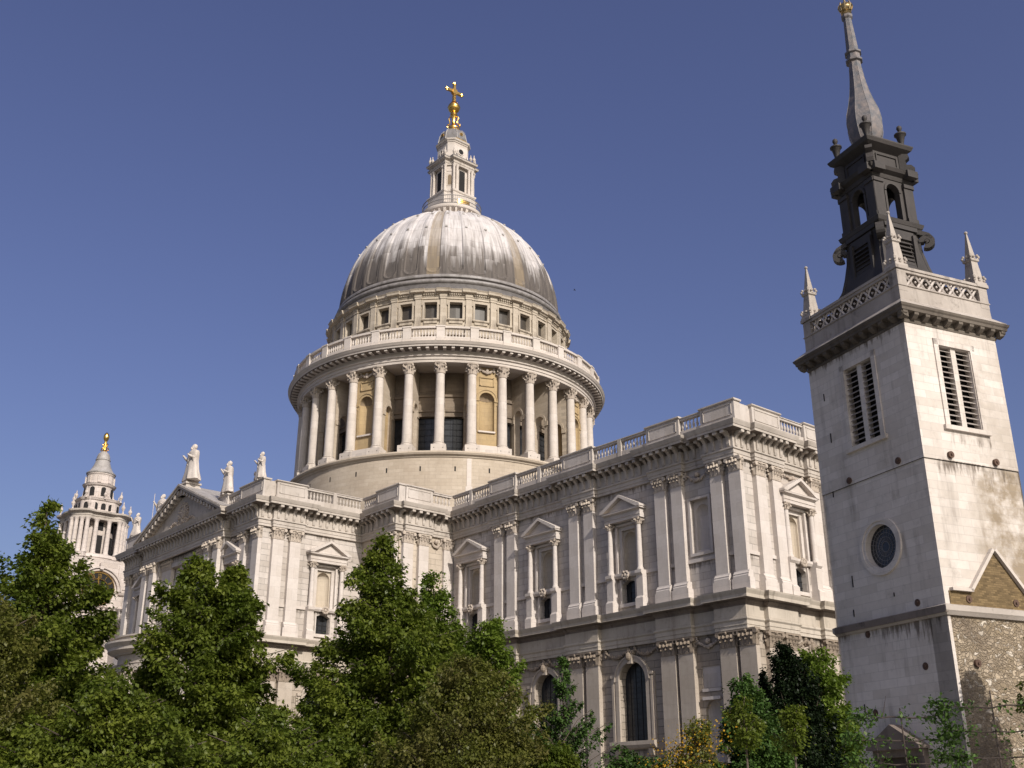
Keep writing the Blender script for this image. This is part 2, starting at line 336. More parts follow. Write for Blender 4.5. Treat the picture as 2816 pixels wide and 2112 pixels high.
def rot(a, c=(0, 0)):                # frame on a circle: s tangential, d radial
    ca, sa = math.cos(a), math.sin(a)
    return lambda s, d, z: (c[0]+ca*d-sa*s, c[1]+sa*d+ca*s, z)

def sweep(path, prof, closed=False):
    """path: plan points, outward on the right of travel; prof: (offset, z) open contour"""
    g = G(); P = [Vector(p) for p in path]; n = len(P); nor = []
    seg = [(P[(i+1) % n]-P[i]).normalized() for i in range(n if closed else n-1)]
    for i in range(n):
        a = seg[i-1] if (closed or i > 0) else seg[0]; b = seg[i] if (closed or i < n-1) else seg[-1]
        na, nb = Vector((a.y, -a.x)), Vector((b.y, -b.x)); mm = na+nb
        nor.append(mm/max(.3, (1+na.dot(nb))) if mm.length > 1e-4 else na)
    m = len(prof)
    vs = [(P[i].x+nor[i].x*d, P[i].y+nor[i].y*d, z) for i in range(n) for d, z in prof]
    fs = []
    for i in range(n if closed else n-1):
        k = (i+1) % n
        for j in range(m-1): fs.append((i*m+j, k*m+j, k*m+j+1, i*m+j+1))
    if not closed: fs += [tuple(range(m)), tuple(range((n-1)*m+m-1, (n-1)*m-1, -1))]
    return g.add(vs, fs)
def along(path, step, closed=False):
    """frames spaced along each segment of a plan path"""
    out = []; P = [Vector(p) for p in path]; n = len(P)
    for i in range(n if closed else n-1):
        a, b = P[i], P[(i+1) % n]; L = (b-a).length
        if L < step*.7: continue
        u = (b-a)/L; k = max(1, round(L/step)); T = frame(a, u, Vector((u.y, -u.x)))
        for j in range(k): out.append((T, (j+.5)*L/k, L/k))
    return out

class Op:    # wall opening
    def __init__(s, c, hw, z0, z1, kind='rect', depth=.5, rise=0):
        s.c, s.hw, s.z0, s.z1, s.k, s.depth, s.rise = c, hw, z0, z1, kind, depth, rise
    def top(s, x):
        t = max(-1, min(1, (x-s.c)/s.hw))
        if s.k == 'arch': return s.z1-s.hw+s.hw*math.sqrt(max(0, 1-t*t))
        if s.k == 'seg': return s.z1-s.rise*t*t
        return s.z1
def wall(g, T, s0, s1, z0, z1, ops=(), d=0., nseg=12):
    xs = {round(s0, 4), round(s1, 4)}
    for o in ops:
        for i in range(nseg+1):
            x = o.c-o.hw*math.cos(math.pi*i/nseg) if o.k != 'rect' else o.c-o.hw+2*o.hw*(i in (nseg,))
            xs.add(round(x, 4))
    xs = sorted(x for x in xs if s0-1e-6 <= x <= s1+1e-6)
    for a, b in zip(xs, xs[1:]):
        if b-a < 1e-4: continue
        m = (a+b)/2; za = zb = z0
        for o in sorted([o for o in ops if abs(m-o.c) < o.hw], key=lambda o: o.z0):
            g.quad(T(a, d, za), T(b, d, zb), T(b, d, o.z0), T(a, d, o.z0))
            za, zb = o.top(a), o.top(b)
            g.quad(T(a, d, za), T(b, d, zb), T(b, d-o.depth, zb), T(a, d-o.depth, za))
        g.quad(T(a, d, za), T(b, d, zb), T(b, d, z1), T(a, d, z1))
    for o in ops:
        l, r = o.c-o.hw, o.c+o.hw
        g.quad(T(l, d, o.z0), T(l, d-o.depth, o.z0), T(l, d-o.depth, o.top(l)), T(l, d, o.top(l)))
        g.quad(T(r, d, o.z0), T(r, d-o.depth, o.z0), T(r, d-o.depth, o.top(r)), T(r, d, o.top(r)))
        g.quad(T(l, d, o.z0), T(r, d, o.z0), T(r, d-o.depth, o.z0), T(l, d-o.depth, o.z0))
    return g
def pane(g, T, o, d, nseg=12, grow=.0):
    pts = [(o.c-o.hw, o.z0), (o.c+o.hw, o.z0)]
    for i in range(nseg+1):
        x = o.c+o.hw*math.cos(math.pi*i/nseg); pts.append((x, o.top(x)))
    return g.prism(T, pts, d, d-.06)
def arch_band(g, T, c, zs, r0, r1, d0, d1, n=14, a0=0., a1=math.pi):
    for i in range(n):
        a, b = a0+(a1-a0)*i/n, a0+(a1-a0)*(i+1)/n
        P = lambda r, t: (c+r*math.cos(t), zs+r*math.sin(t))
        g.prism(T, [P(r0, a), P(r1, a), P(r1, b), P(r0, b)], d0, d1)
def niche(g, T, c, hw, z0, zs, d, dep=1.0, n=10, shell=None):
    """half-cylinder with a quarter-sphere head sunk behind plane d"""
    cyl = []
    for i in range(n+1):
        t = math.pi*i/n; cyl.append((c+hw*math.cos(t), d-hw*dep*math.sin(t)))
    vs = [T(a, b, z0) for a, b in cyl]+[T(a, b, zs) for a, b in cyl]
    g.add(vs, [(i, i+1, n+2+i, n+1+i) for i in range(n)]+[tuple(range(n+1))])
    h = shell or g; k = 7; vs = []
    for j in range(k+1):
        p = (math.pi/2)*j/k
        for i in range(n+1):
            t = math.pi*i/n; f = 1-(.07 if shell and i % 2 else 0)*math.sin(t)
            vs.append(T(c+f*hw*math.cos(t)*(1.0), d-f*hw*dep*math.sin(t)*math.cos(p), zs+f*hw*math.sin(p)*math.sin(t)))
    h.add(vs, [(j*(n+1)+i, j*(n+1)+i+1, (j+1)*(n+1)+i+1, (j+1)*(n+1)+i) for j in range(k) for i in range(n)])

def leafcap(g, T, hw, d0, z0, h, rnd_, flat_=True):
    """Corinthian capital for a pilaster: bell, two rows of leaves, volutes, abacus"""
    ex = hw*.24
    g.add(*_loft(T, [(hw*.97, d0, z0), (hw*.97, d0, z0+h*.55), (hw+ex*.6, d0+ex*.6, z0+h*.86)]))
    g.box(T, -hw-.05, hw+.05, 0, d0+.05, z0-.03, z0+.05)
    for row, (zz, lh, nl, out) in enumerate(((z0+.05, h*.42, 3, .23), (z0+.08, h*.70, 4, .28))):
        for i in range(nl):
            c = -hw+(i+.5)*2*hw/nl; w_ = hw/nl*.82
            leaf(g, T, c, w_, d0, zz, lh, out)
        for sd_ in (-1, 1):       # side leaves
            T2 = lambda s, d, z, sd_=sd_: T(sd_*(hw+d), d0*.5+s, z)
            leaf(g, T2, 0, d0*.42, 0, zz, lh, out*.8)
    for sd_ in (-1, 1):
        cx, cz = sd_*(hw+ex*.5), z0+h*.80
        pts = [(cx+.17*math.cos(a)*h*.9, cz+.17*math.sin(a)*h*.9) for a in np.linspace(0, 2*math.pi, 9)[:-1]]
        g.prism(T, pts, d0-.08, d0+.2)
    g.ball(T(0, d0+.16, z0+h*.86), .12*h, 6, 4)
    g.box(T, -hw-ex, hw+ex, 0, d0+ex*1.1, z0+h*.88, z0+h)
def _loft(T, secs):
    vs = []; fs = []
    for hw, d, z in secs: vs += [T(-hw, 0, z), T(-hw, d, z), T(hw, d, z), T(hw, 0, z)]
    for k in range(len(secs)-1):
        for i in range(3): fs.append((4*k+i, 4*k+i+1, 4*k+i+5, 4*k+i+4))
    return vs, fs
def leaf(g, T, c, w_, d0, z0, h, out):
    sec = [(w_, 0.02, 0), (w_*1.05, .05, .45), (w_*.95, out*.5, .78), (w_*.7, out, .95), (w_*.45, out*1.25, .82), (w_*.3, out*1.2, .68)]
    vs = []
    for ww, d, t in sec: vs += [T(c-ww, d0+d*.5, z0+t*h), T(c, d0+d+.05, z0+t*h), T(c+ww, d0+d*.5, z0+t*h)]
    fs = [(3*k+i, 3*k+i+1, 3*k+i+4, 3*k+i+3) for k in range(len(sec)-1) for i in range(2)]
    g.add(vs, fs)
def roundcap(g, r, z0, h, n=8, c=(0, 0)):
    g.lathe([(r, z0), (r*1.08, z0+.04), (r*1.0, z0+.1), (r*1.02, z0+h*.5), (r*1.4, z0+h*.86)], 16, c)
    for row, (lh, out, ph) in enumerate(((h*.42, .22, 0), (h*.7, .26, .5))):
        for i in range(n):
            T = rot(2*math.pi*(i+ph)/n, c); leaf(g, T, 0, r*.36, r, z0+.06, lh, out)
    for i in range(4):
        T = rot(math.pi/4+i*math.pi/2, c)
        g.side(T, [(r*1.0, z0+h*.7), (r*1.55, z0+h*.62), (r*1.85, z0+h*.74), (r*1.75, z0+h*.88), (r*1.0, z0+h*.9)], -.1, .1)
    k = r*1.42
    g.lathe([(1e-3, z0+h*.88), (k*1.25, z0+h*.88), (k*1.32, z0+h), (1e-3, z0+h)], 8, c, rot=0, fr=lambda a, q, z: q*(1.0 if abs(math.sin(2*a)) > .7 else .84))
BAL = [(.11, 0), (.11, .09), (.07, .13), (.13, .34), (.12, .46), (.06, .72), (.06, .88), (.11, .93), (.11, 1.0)]
def baluster(g, T, s, d, z0, h, k=1.0, n=6):
    g.lathe([(r*k, z0+t*h) for r, t in BAL], n, T=lambda x, y, z: T(s+x, d+y, z))
def balustrade(g, T, a, b, d, z0, zb, zt, z1, step=.42, bw=.22, k=1.0):
    """base course z0..zb, balusters zb..zt, rail zt..z1 along s a..b"""
    g.box(T, a, b, d-bw, d+bw, z0, zb); g.box(T, a, b, d-bw*.9, d+bw*.9, zt, z1-.08); g.box(T, a, b, d-bw*1.2, d+bw*1.2, z1-.08, z1)
    m = max(2, round((b-a)/step))
    for i in range(m): baluster(g, T, a+(i+.5)*(b-a)/m, d, zb, zt-zb, k)
def urn(g, c, z0, h, k=1.0, n=10):
    g.lathe([(r*h*k, z0+t*h) for r, t in ((.12, 0), (.12, .08), (.06, .12), (.06, .18), (.2, .42), (.19, .55), (.10, .62), (.12, .68), (.05, .74), (.07, .84), (.001, 1.0))], n, c)
def swag(g, T, c, hw, z, drop, d, r=.13, seed=1):
    q = random.Random(seed); n = 16
    for i in range(n+1):
        t = -1+2*i/n; zz = z-drop*(1-t*t)
        g.ball(T(c+hw*t+q.uniform(-.04, .04), d+q.uniform(0, .06), zz+q.uniform(-.05, .05)), r*q.uniform(.75, 1.25)*(1.25-.5*abs(t)), 6, 4)
    for t in (-1, 1):
        for k in range(4): g.ball(T(c+hw*t+q.uniform(-.06, .06), d, z-.15*k+.1), r*q.uniform(.8, 1.1), 6, 4)

# ------------------------------------------------------------ ground
GZ = -0.8
g = G(); g.quad((-900, -900, GZ), (900, -900, GZ), (900, 900, GZ), (-900, 900, GZ))
o = g.build('ground', MS['asphalt']); o['kind'] = 'structure'
g = G(); g.box(lambda a, d, z: (a, d, z), 84.01, 135, -112, -30, GZ-.1, GZ+.03); o = g.build('path', MS['bounce_paving']); o['kind'] = 'structure'  # pale unseen paving, added to bounce sun onto the tower's south face
g = G(); g.box(lambda a, d, z: (a, d, z), 66, 84, -84, -47, GZ-.1, GZ+.06)
o = g.build('lawn', MS['grass']); o['kind'] = 'structure'

# ------------------------------------------------------------ cathedral
CATH = thing('cathedral', 'great domed cathedral of pale stone with a colonnaded drum, golden cross and long pilastered walls', 'cathedral')
yS, xE, xB, yB, xT, yT = -17.3, 63.9, 24.7, -24.3, 17.5, -36.4
SF = lambda y: frame((0, y), (1, 0), (0, -1))
EF = lambda x: frame((x, 0), (0, 1), (1, 0))
Z_UP0, Z_UP1 = 17.05, 28.17
wins_S, wins_E = [28.6, 39.9, 51.0], -9.9
def upper_ops(c): return [Op(c, .82, 17.85, 19.85, 'seg', .55, .28), Op(c, 1.2, 20.55, 24.85, 'rect', .4)]
def lower_op(c): return Op(c, 1.6, 6.2, 12.75, 'arch', .75)
def part(g, name, m='trim', parent=CATH, smooth=False, label=None): return g.build(name, MS[m], parent, smooth, label)

# walls, one mesh per block of the building
def wall2(name, T, s0, s1, ops=(), mt='wall'):
    g = G(); wall(g, T, s0, s1, 16.5, 31, [o for o in ops if o.z0 > 16.5]); part(g, name, mt)
    g = G(); wall(g, T, s0, s1, GZ, 16.5, [o for o in ops if o.z0 < 16.5]); part(g, 'lower_wall', 'lowwall')
T = SF(yS)
ops = []
for c in wins_S: ops += upper_ops(c)+[lower_op(c)]
ops += [Op(59.65, 1.0, 20.9, 25.5, 'rect', .35), Op(59.65, .8, 4.0, 8.9, 'arch', .3), Op(59.65, .95, 9.9, 11.6, 'rect', .1)]
wall2('choir_wall', T, xB, xE, ops); wall2('east_wall', EF(xE), yS, -yS, upper_ops(-9.9)+upper_ops(9.9)+[lower_op(-9.9), lower_op(9.9)])
tc_ = 11.3; wall2('transept_wall', EF(xT), yT, yB, upper_ops(-28.7)+[lower_op(-28.7)]); wall2('transept_wall', EF(-xT), yT, yB); wall2('transept_wall', SF(yT), -xT, xT, upper_ops(tc_)+upper_ops(-tc_)+[Op(0, 2.6, 18.5, 26.9, 'arch', .8)])
wall2('bastion_wall', SF(yB), xT, xB, (), 'bastion'); wall2('bastion_wall', EF(xB), yB, yS, (), 'bastion'); g = G(); wall(g, SF(yB), -xB, -xT, GZ, 31); wall(g, EF(-xB), yB, yS, GZ, 31); part(g, 'bastion_wall', 'wall')
g = G(); wall(g, SF(yS), -73.7, -xB, GZ, 31); part(g, 'nave_wall', 'wall')
g = G()   # north side, plain mirror
for a in ((SF(-yS), xB, xE), (SF(-yB), xT, xB), (EF(xB), -yS, -yB), (EF(xT), -yB, -yT), (SF(-yT), -xT, xT), (EF(-xT), -yB, -yT), (SF(-yB), -xB, -xT), (EF(-xB), -yS, -yB), (SF(-yS), -90, -xB)): wall(g, *a, GZ, 31)
part(g, 'north_wall', 'wall')
g = G()
foot = [(-88, yS), (-xB, yS), (-xB, yB), (-xT, yB), (-xT, yT), (xT, yT), (xT, yB), (xB, yB), (xB, yS), (xE, yS)]
foot = foot+[(x, -y) for x, y in reversed(foot)]
for a, b, c_, d_ in ((-88, xE, yS, -yS), (-xB, xB, yB, -yB), (-xT, xT, yT, -yT)):
    g.box(XYZ, a+.1, b-.1, c_+.1, d_-.1, 30.3+.05*(c_+40)/10, 31.02+.01*(c_+40)/10)
part(g, 'roof', 'lead')
g = G(); g.lathe([(6.3, GZ), (6.3, 31), (0.01, 33)], 24, (xE, 0), -math.pi/2, math.pi/2); part(g, 'apse', 'wall')

E0, E1 = .25, .68
def ent_path(k=0):
    P = [(-73.7, yS-E0), (-xB-E0, yS-E0), (-xB-E0, yB-E1), (-xT-E0, yB-E1), (-xT-E0, yT-E1)]
    P += [(-12.9, yT-E1), (-12.9, yT-E0), (-10.7, yT-E0), (-10.7, yT-E0-.9), (10.7, yT-E0-.9), (10.7, yT-E0), (12.9, yT-E0), (12.9, yT-E1), (xT+E0, yT-E1)]
    P += [(xT+E0, -35.6), (xT+E1, -35.6), (xT+E1, -31.9), (xT+E0, -31.9), (xT+E0, yB-E0)]
    P += [(21.1, yB-E0), (21.1, yB-E1), (xB+E0, yB-E1), (xB+E0, yB+.3), (xB+E1, yB+.3), (xB+E1, -20.4), (xB+E0, -20.4), (xB+E0, yS-E0)]
    for a, b in ((31.9, 36.2), (43.2, 47.5), (54.5, 58.4)): P += [(a, yS-E0), (a, yS-E1), (b, yS-E1), (b, yS-E0)]
    P += [(60.9, yS-E0), (60.9, yS-E1), (xE+E0, yS-E1), (xE+E0, -15.7), (xE+E1, -15.7), (xE+E1, -11.7), (xE+E0, -11.7), (xE+E0, -8.2), (xE+E1, -8.2), (xE+E1, -5.9), (xE+E0, -5.9), (xE+E0, 0)]
    return P
PATH = ent_path(); PATHN = [(x, -y) for x, y in reversed(PATH)]
arch = [(-.3, 28.17), (0, 28.17), (0, 28.42), (.05, 28.44), (.05, 28.75), (.16, 28.82), (.16, 28.95), (.02, 28.98), (.02, 30.12), (.14, 30.2), (.22, 30.32), (.92, 30.36), (.92, 30.56), (.97, 30.6), (1.08, 30.86), (1.12, 30.98), (-.3, 31.04)]
g = sweep(PATH, arch)
con = [(.0, 29.05), (.10, 29.07), (.15, 29.25), (.15, 29.55), (.22, 29.85), (.42, 30.02), (.5, 30.15), (.5, 30.33), (0, 30.33)]
for T, s, L in along(PATH, .86): g.side(T, con, s-.15, s+.15)
for T, s, L in along(PATH, .86): g.box(T, s-.19, s+.19, .3, .86, 30.10, 30.37)
part(g, 'main_cornice', 'cornice')
part(sweep(PATH, [(.026, 29.9), (.026, 30.12), (.145, 30.195), (.225, 30.312), (.90, 30.35)]), 'soffit_soot_shade', 'soot_shade_stone'); part(sweep(PATH, [(.006, 15.85), (.006, 15.99), (.125, 16.112), (.206, 16.195), (.206, 16.296), (.70, 16.331)]), 'soffit_soot_shade', 'soot_shade_stone')  # thin dark sheets: soot plus the cornice shade put into colour
g = sweep(PATHN, arch); part(g, 'main_cornice', 'cornice')
mid = [(-.3, 14.05), (0, 14.05), (0, 14.32), (.05, 14.34), (.05, 14.65), (.16, 14.78), (.16, 14.9), (.0, 14.93), (.0, 16.0), (.12, 16.12), (.2, 16.2), (.2, 16.3), (.72, 16.34), (.72, 16.6), (.86, 16.86), (.9, 16.98), (-.3, 17.05)]
part(sweep(PATH, mid), 'string_cornice', 'lowcornice'); part(sweep(PATHN, mid), 'string_cornice', 'cornice')
base = [(.3, GZ), (.3, 2.2), (.15, 2.4), (0, 2.45), (-.3, 2.45)]
part(sweep(PATH, base), 'plinth', 'trim')
band = [(-.26, 20.15), (-.14, 20.18), (-.1, 20.42), (-.26, 20.45)]
g = G()
for T, a, b in ((SF(yS), xB, xE), (EF(xE), yS, 0), (EF(xT), yT, yB), (EF(xB), yB, yS), (SF(yB), xT, xB)):
    cs = {31: 0}
    ws = wins_S if (T(0, 0, 0)[1] == yS) else ([-9.9] if T(0, 0, 0)[0] == xE else ([-28.7] if T(0, 0, 0)[0] == xT else []))
    cuts = [a]+[x for c in ws for x in (c-1.3, c+1.3)]+[b]
    for i in range(0, len(cuts), 2): g.box(T, cuts[i], cuts[i+1], 0, .14, 20.12, 20.42)
part(g, 'sill_band', 'trim')

# pilasters
def pil_mesh(hw, z0, z1, dep, cap_h, ped):
    g = G(); T = LOC
    if ped: g.box(T, -hw-.28, hw+.28, 0, dep+.22, z0, z0+.95)
    zb = z0+(.95 if ped else 0)
    g.side(T, [(0, zb), (dep+.2, zb), (dep+.2, zb+.18), (dep+.14, zb+.26), (dep+.16, zb+.36), (dep+.05, zb+.48), (dep, zb+.6), (0, zb+.6)], -hw-.16, hw+.16)
    g.box(T, -hw, hw, 0, dep, zb+.58, z1-cap_h)
    return g
pu = pil_mesh(.62, 17.05, 28.17, .45, 1.2, True).mesh('pilaster', MS['trim'])
pl = pil_mesh(.80, 2.45, 14.05, .45, 1.3, False).mesh('pilaster', MS['lowtrim'])
g = G(); leafcap(g, LOC, .62, .45, 26.97, 1.2, rnd); cu = g.mesh('capital', MS['carve'])
g = G(); leafcap(g, LOC, .80, .45, 12.75, 1.3, rnd); clw = g.mesh('capital', MS['lowcarve'])
def pil(x, y, rz, lower=True):
    p = link(pu, 'pilaster', CATH, (x, y, 0), rz); link(cu, 'capital', p)
    if lower: p = link(pl, 'pilaster', CATH, (x, y, 0), rz); link(clw, 'capital', p)
for x in (33.1, 35.1, 44.35, 46.4, 55.5, 57.45, 61.88, 63.86): pil(x, yS, 0)
for y in (-14.8, -12.6, -7.1, 7.1, 12.6, 14.8): pil(xE, y, R(90))
for y in (-34.75, -32.75): pil(xT, y, R(90))
for y in (-23.4, -21.4): pil(xB, y, R(90))
pil(xB-.15, -18.0, R(90))
for x in (23.9, 21.9): pil(x, yB, 0)
for x in (13.9, 16.85): pil(x, yT, 0); pil(-x, yT, 0)
for x in (7.3, 9.5): pil(x, yT-.9, 0); pil(-x, yT-.9, 0)
g = G()
for s in (-1, 1): g.box(SF(yT), min(s*6.2, s*10.5), max(s*6.2, s*10.5), 0, .9, 2, 28.2)
g.box(SF(yT), -6.2, 6.2, .0, .55, 27.1, 28.2); part(g, 'pediment_pier', 'wall')
for x in (4.1, 5.4): pil(x, yT-.1, 0, False); pil(-x, yT-.1, 0, False)

# upper aedicule windows
W = {}
g = G(); T = LOC
for s in (-1, 1):
    a, b = sorted((s*1.38, s*2.28))
    g.box(T, a, b, 0, .78, 17.05, 17.95); g.side(T, [(0, 17.95), (.78, 17.95), (.62, 18.15), (.62, 19.95), (.8, 20.15), (.8, 20.42), (0, 20.42)], a+.07, b-.07)
g.box(T, -.98, -.84, 0, .16, 17.5, 19.95); g.box(T, .84, .98, 0, .16, 17.5, 19.95)
g.side(T, [(0, 20.1), (.3, 20.1), (.42, 20.3), (.42, 20.5), (0, 20.5)], -1.38, 1.38)
g.box(T, -1.05, 1.05, 0, .2, 17.5, 17.8)
W['window'] = g.mesh('window', MS['trim'])
g = G()
for s in (-1, 1):
    a, b = sorted((s*1.2, s*1.42)); g.box(T, a, b, 0, .14, 20.5, 25.05); a, b = sorted((s*.86, s*1.2)); g.box(T, a, b, -.38, -.16, 20.55, 24.85)
g.box(T, -1.42, 1.42, 0, .14, 24.85, 25.05); g.box(T, -1.2, 1.2, -.38, -.14, 24.5, 24.86)
W['frame'] = g.mesh('frame', MS['trim'])
g = G(); op = Op(0, .76, 20.75, 24.35, 'arch', .02); wall(g, T, -1.25, 1.25, 20.5, 24.9, [op], d=-.39); niche(g, T, 0, .76, 20.75, 23.59, -.39, .75)
W['niche'] = g.mesh('niche', MS['nichestone'])
g = G(); g.lathe([(.33, 20.42), (.33, 20.52), (.29, 20.62), (.245, 20.7), (.25, 22), (.21, 24.55)], 12, (0, -.42)); W['column'] = g.mesh('column', MS['trim'], 40)
g = G(); roundcap(g, .22, 24.52, .62, 6, (0, -.42)); g.box(T, -.3, .3, 0, .75, 25.1, 25.2); W['ccap'] = g.mesh('capital', MS['carve'])
g = G(); g.side(T, [(0, 25.16), (.66, 25.16), (.66, 25.42), (.72, 25.46), (.66, 25.5), (.66, 25.82), (.95, 25.95), (.95, 26.08), (0, 26.12)], -2.25, 2.25)
g.side(T, [(0, 25.95), (.93, 25.97), (.98, 26.1), (0, 26.14)], -2.45, 2.45)
g.prism(T, [(-2.2, 26.1), (2.2, 26.1), (0, 27.2)], 0, .6)
for s in (-1, 1):
    g.prism(T, [(s*2.52, 26.1), (s*2.52, 26.28), (0, 27.56), (0, 27.3), (s*2.1, 26.1)], 0, 1.02)
W['pediment'] = g.mesh('pediment', MS['trim'])
g = G(); op = Op(0, .82, 17.85, 19.85, 'seg', .5, .28); pane(g, T, op, -.5); W['pane'] = g.mesh('pane', MS['glass'])
g = G()
for x in (-.28, .28): g.box(T, x-.025, x+.025, -.5, -.45, 17.85, 19.8)
for z in (18.3, 18.8, 19.3): g.box(T, -.82, .82, -.5, -.455, z-.025, z+.025)
W['bars'] = g.mesh('glazing_bar', MS['dark'])
g = G(); q = random.Random(3)
for i in range(16): a = i*math.pi/8; g.ball(T(.34*math.cos(a), .42+q.uniform(0, .12), 20.25+.3*math.sin(a)), q.uniform(.1, .15), 6, 4)
g.ball(T(0, .45, 20.25), .2, 8, 5); g.box(T, -.12, .12, 0, .4, 19.85, 20.1); W['cart'] = g.mesh('cartouche', MS['carve'])
def window(x, y, rz, full=True):
    o = link(W['window'], 'window', CATH, (x, y, 0), rz)
    for k in ('frame', 'niche', 'pediment', 'pane', 'bars', 'cart'): link(W[k], W[k].name, o)
    for s in (-1, 1): link(W['column'], 'column', o, (s*1.8, 0, 0)); link(W['ccap'], 'capital', o, (s*1.8, 0, 0))
for c in wins_S: window(c, yS, 0)
window(xE, -9.9, R(90)); window(xE, 9.9, R(90)); window(xT, -28.7, R(90)); window(tc_, yT, 0); window(-tc_, yT, 0)
# blind niche in the narrow bay
g = G(); T = SF(yS)
for a, b, z0, z1 in ((58.42, 58.65, 20.65, 25.7), (60.65, 60.88, 20.65, 25.7), (58.65, 60.65, 25.5, 25.7), (58.65, 60.65, 20.65, 20.9)): g.box(T, a, b, 0, .16, z0, z1)
op = Op(59.65, .72, 21.2, 25.1, 'arch', .02); wall(g, T, 58.65, 60.65, 20.9, 25.5, [op], d=-.3); niche(g, T, 59.65, .72, 21.2, 24.38, -.3, .7)
part(g, 'blind_niche', 'trim')
g = G(); g.box(T, 58.7, 60.6, .0, .09, 9.6, 9.85); g.box(T, 58.75, 60.55, .02, .2, 8.95, 9.2); niche(g, T, 59.65, .8, 4.0, 8.1, -.3, .7)
for q in (Op(59.65, .95, 9.9, 11.6, 'rect', .1), Op(59.65, .8, 4.0, 8.9, 'arch', .3)): g.quad(T(q.c-q.hw-.05, -q.depth, q.z0), T(q.c+q.hw+.05, -q.depth, q.z0), T(q.c+q.hw+.05, -q.depth, q.z1), T(q.c-q.hw-.05, -q.depth, q.z1)) if q.k == 'rect' else None
part(g, 'blind_niche', 'trim')
# lower arched windows
L = {}; T = LOC; op = Op(0, 1.6, 6.2, 12.75, 'arch', .7)
g = G(); zs = 11.15
arch_band(g, T, 0, zs, 1.6, 2.0, 0, .22, 16); arch_band(g, T, 0, zs, 2.0, 2.12, 0, .3, 16)
for s in (-1, 1):
    a, b = sorted((s*1.6, s*2.0)); g.box(T, a, b, 0, .2, 5.6, zs); a, b = sorted((s*2.0, s*2.55)); g.box(T, a, b, 0, .14, 5.6, 11.6); a, b = sorted((s*2.15, s*2.4)); g.box(T, a, b, .14, .24, 5.8, 11.4)
    g.box(T, a-.12, b+.12, 0, .3, 11.5, 11.75)
g.side(T, [(0, 5.5), (.35, 5.6), (.55, 5.85), (.55, 6.15), (0, 6.2)], -2.6, 2.6)
for s in (-1, 1): g.side(T, [(0, 4.9), (.25, 5.0), (.4, 5.55), (0, 5.55)], s*2-.25, s*2+.25)
g.prism(T, [(-.25, 12.55), (.25, 12.55), (.36, 13.4), (-.36, 13.4)], 0, .45)
L['m'] = g.mesh('arched_window', MS['lowtrim'])
g = G(); pane(g, T, op, -.68, 16); L['pane'] = g.mesh('pane', MS['glass'])
g = G()
for x in (-.96, -.32, .32, .96): g.box(T, x-.018, x+.018, -.68, -.64, 6.2, 12.72-(.3 if abs(x) > .5 else .02))
for i in range(14): z = 6.65+i*.44; hw = min(1.58, math.sqrt(max(.05, 1.6**2-max(0, z-zs)**2))-.02); g.box(T, -hw, hw, -.68, -.65, z-.012, z+.012)
L['bars'] = g.mesh('glazing_bar', MS['dark'])
g = G()
for s in (-1, 1): swag(g, T, s*1.75, 1.35, 13.75, .55, .12, .15, seed=4)
g.ball(T(0, .5, 13.15), .28, 8, 6, 1.3); g.ball(T(0, .4, 13.6), .2, 8, 6)
for s in (-1, 1): g.ball(T(s*.3, .35, 13.5), .2, 7, 5)
L['swag'] = g.mesh('garland', MS['lowcarve'])
def lwin(x, y, rz):
    o = link(L['m'], 'arched_window', CATH, (x, y, 0), rz); link(L['pane'], 'pane', o); link(L['bars'], 'glazing_bar', o); link(L['swag'], 'garland', o)
for c in wins_S: lwin(c, yS, 0)
for y in (-9.9, 9.9): lwin(xE, y, R(90))
lwin(xT, -28.7, R(90))
# garlands between capitals
def gar(T, c, hw, z, drop, seed): g = G(); swag(g, T, c, hw, z, drop, .12, .13, seed); g.ball(T(c, .15, z-.25), .26, 8, 5); part(g, 'garland', 'carve')
gar(SF(yS), 59.65, 1.25, 27.9, .75, 5); gar(SF(yS), 59.65, 1.2, 13.8, .7, 6); gar(EF(xE), -9.9, 1.5, 27.95, .3, 7); gar(EF(xB), -19.6, .75, 27.9, .8, 8)
gar(SF(yT), 11.3, 1.2, 28.0, .4, 9); gar(SF(yT), -11.3, 1.2, 28.0, .4, 10); gar(SF(yT), 3.2, 1.2, 27.9, .8, 11); gar(SF(yT), -3.2, 1.2, 27.9, .8, 12)

# parapet: balustrade panels and panelled pedestals
PZ = (31.0, 31.75, 32.72, 33.0)
def ped(T, a, b, d1=.7, d0=-.1, panel=True, top=33.15):
    g = G(); g.box(T, a-.06, b+.06, d0, d1+.06, 31.0, 31.55); g.box(T, a, b, d0, d1, 31.5, top-.15)
    g.side(T, [(d0-.05, top-.17), (d1+.06, top-.17), (d1+.14, top-.1), (d1+.14, top), (d0-.1, top)], a-.12, b+.12)
    if panel and b-a > 1.4:
        for q in ((a+.3, b-.3, 31.75, 31.82), (a+.3, b-.3, 32.72, 32.79), (a+.3, a+.37, 31.75, 32.79), (b-.37, b-.3, 31.75, 32.79)): g.box(T, q[0], q[1], d1, d1+.05, q[2], q[3])
    part(g, 'pedestal', 'parapetstone')
def bal(T, a, b):
    n = max(1, round((b-a)/3.4)); g = G()
    for i in range(n):
        p, q = a+(b-a)*i/n, a+(b-a)*(i+1)/n
        balustrade(g, T, p+(.22 if i else 0), q-(.22 if i < n-1 else 0), .35, *PZ)
        if i: g.box(T, p-.22, p+.22, .08, .62, 31.0, 33.0)
    part(g, 'balustrade', 'parapetstone')
T = SF(yS); bal(T, 25.3, 31.9)
for a, b in ((31.9, 36.2), (43.2, 47.5), (54.5, 58.4)): ped(T, a, b)
for a, b in ((36.2, 43.2), (47.5, 54.5), (58.4, 60.9)): bal(T, a, b)
ped(T, 60.9, 64.6); T = EF(xE)
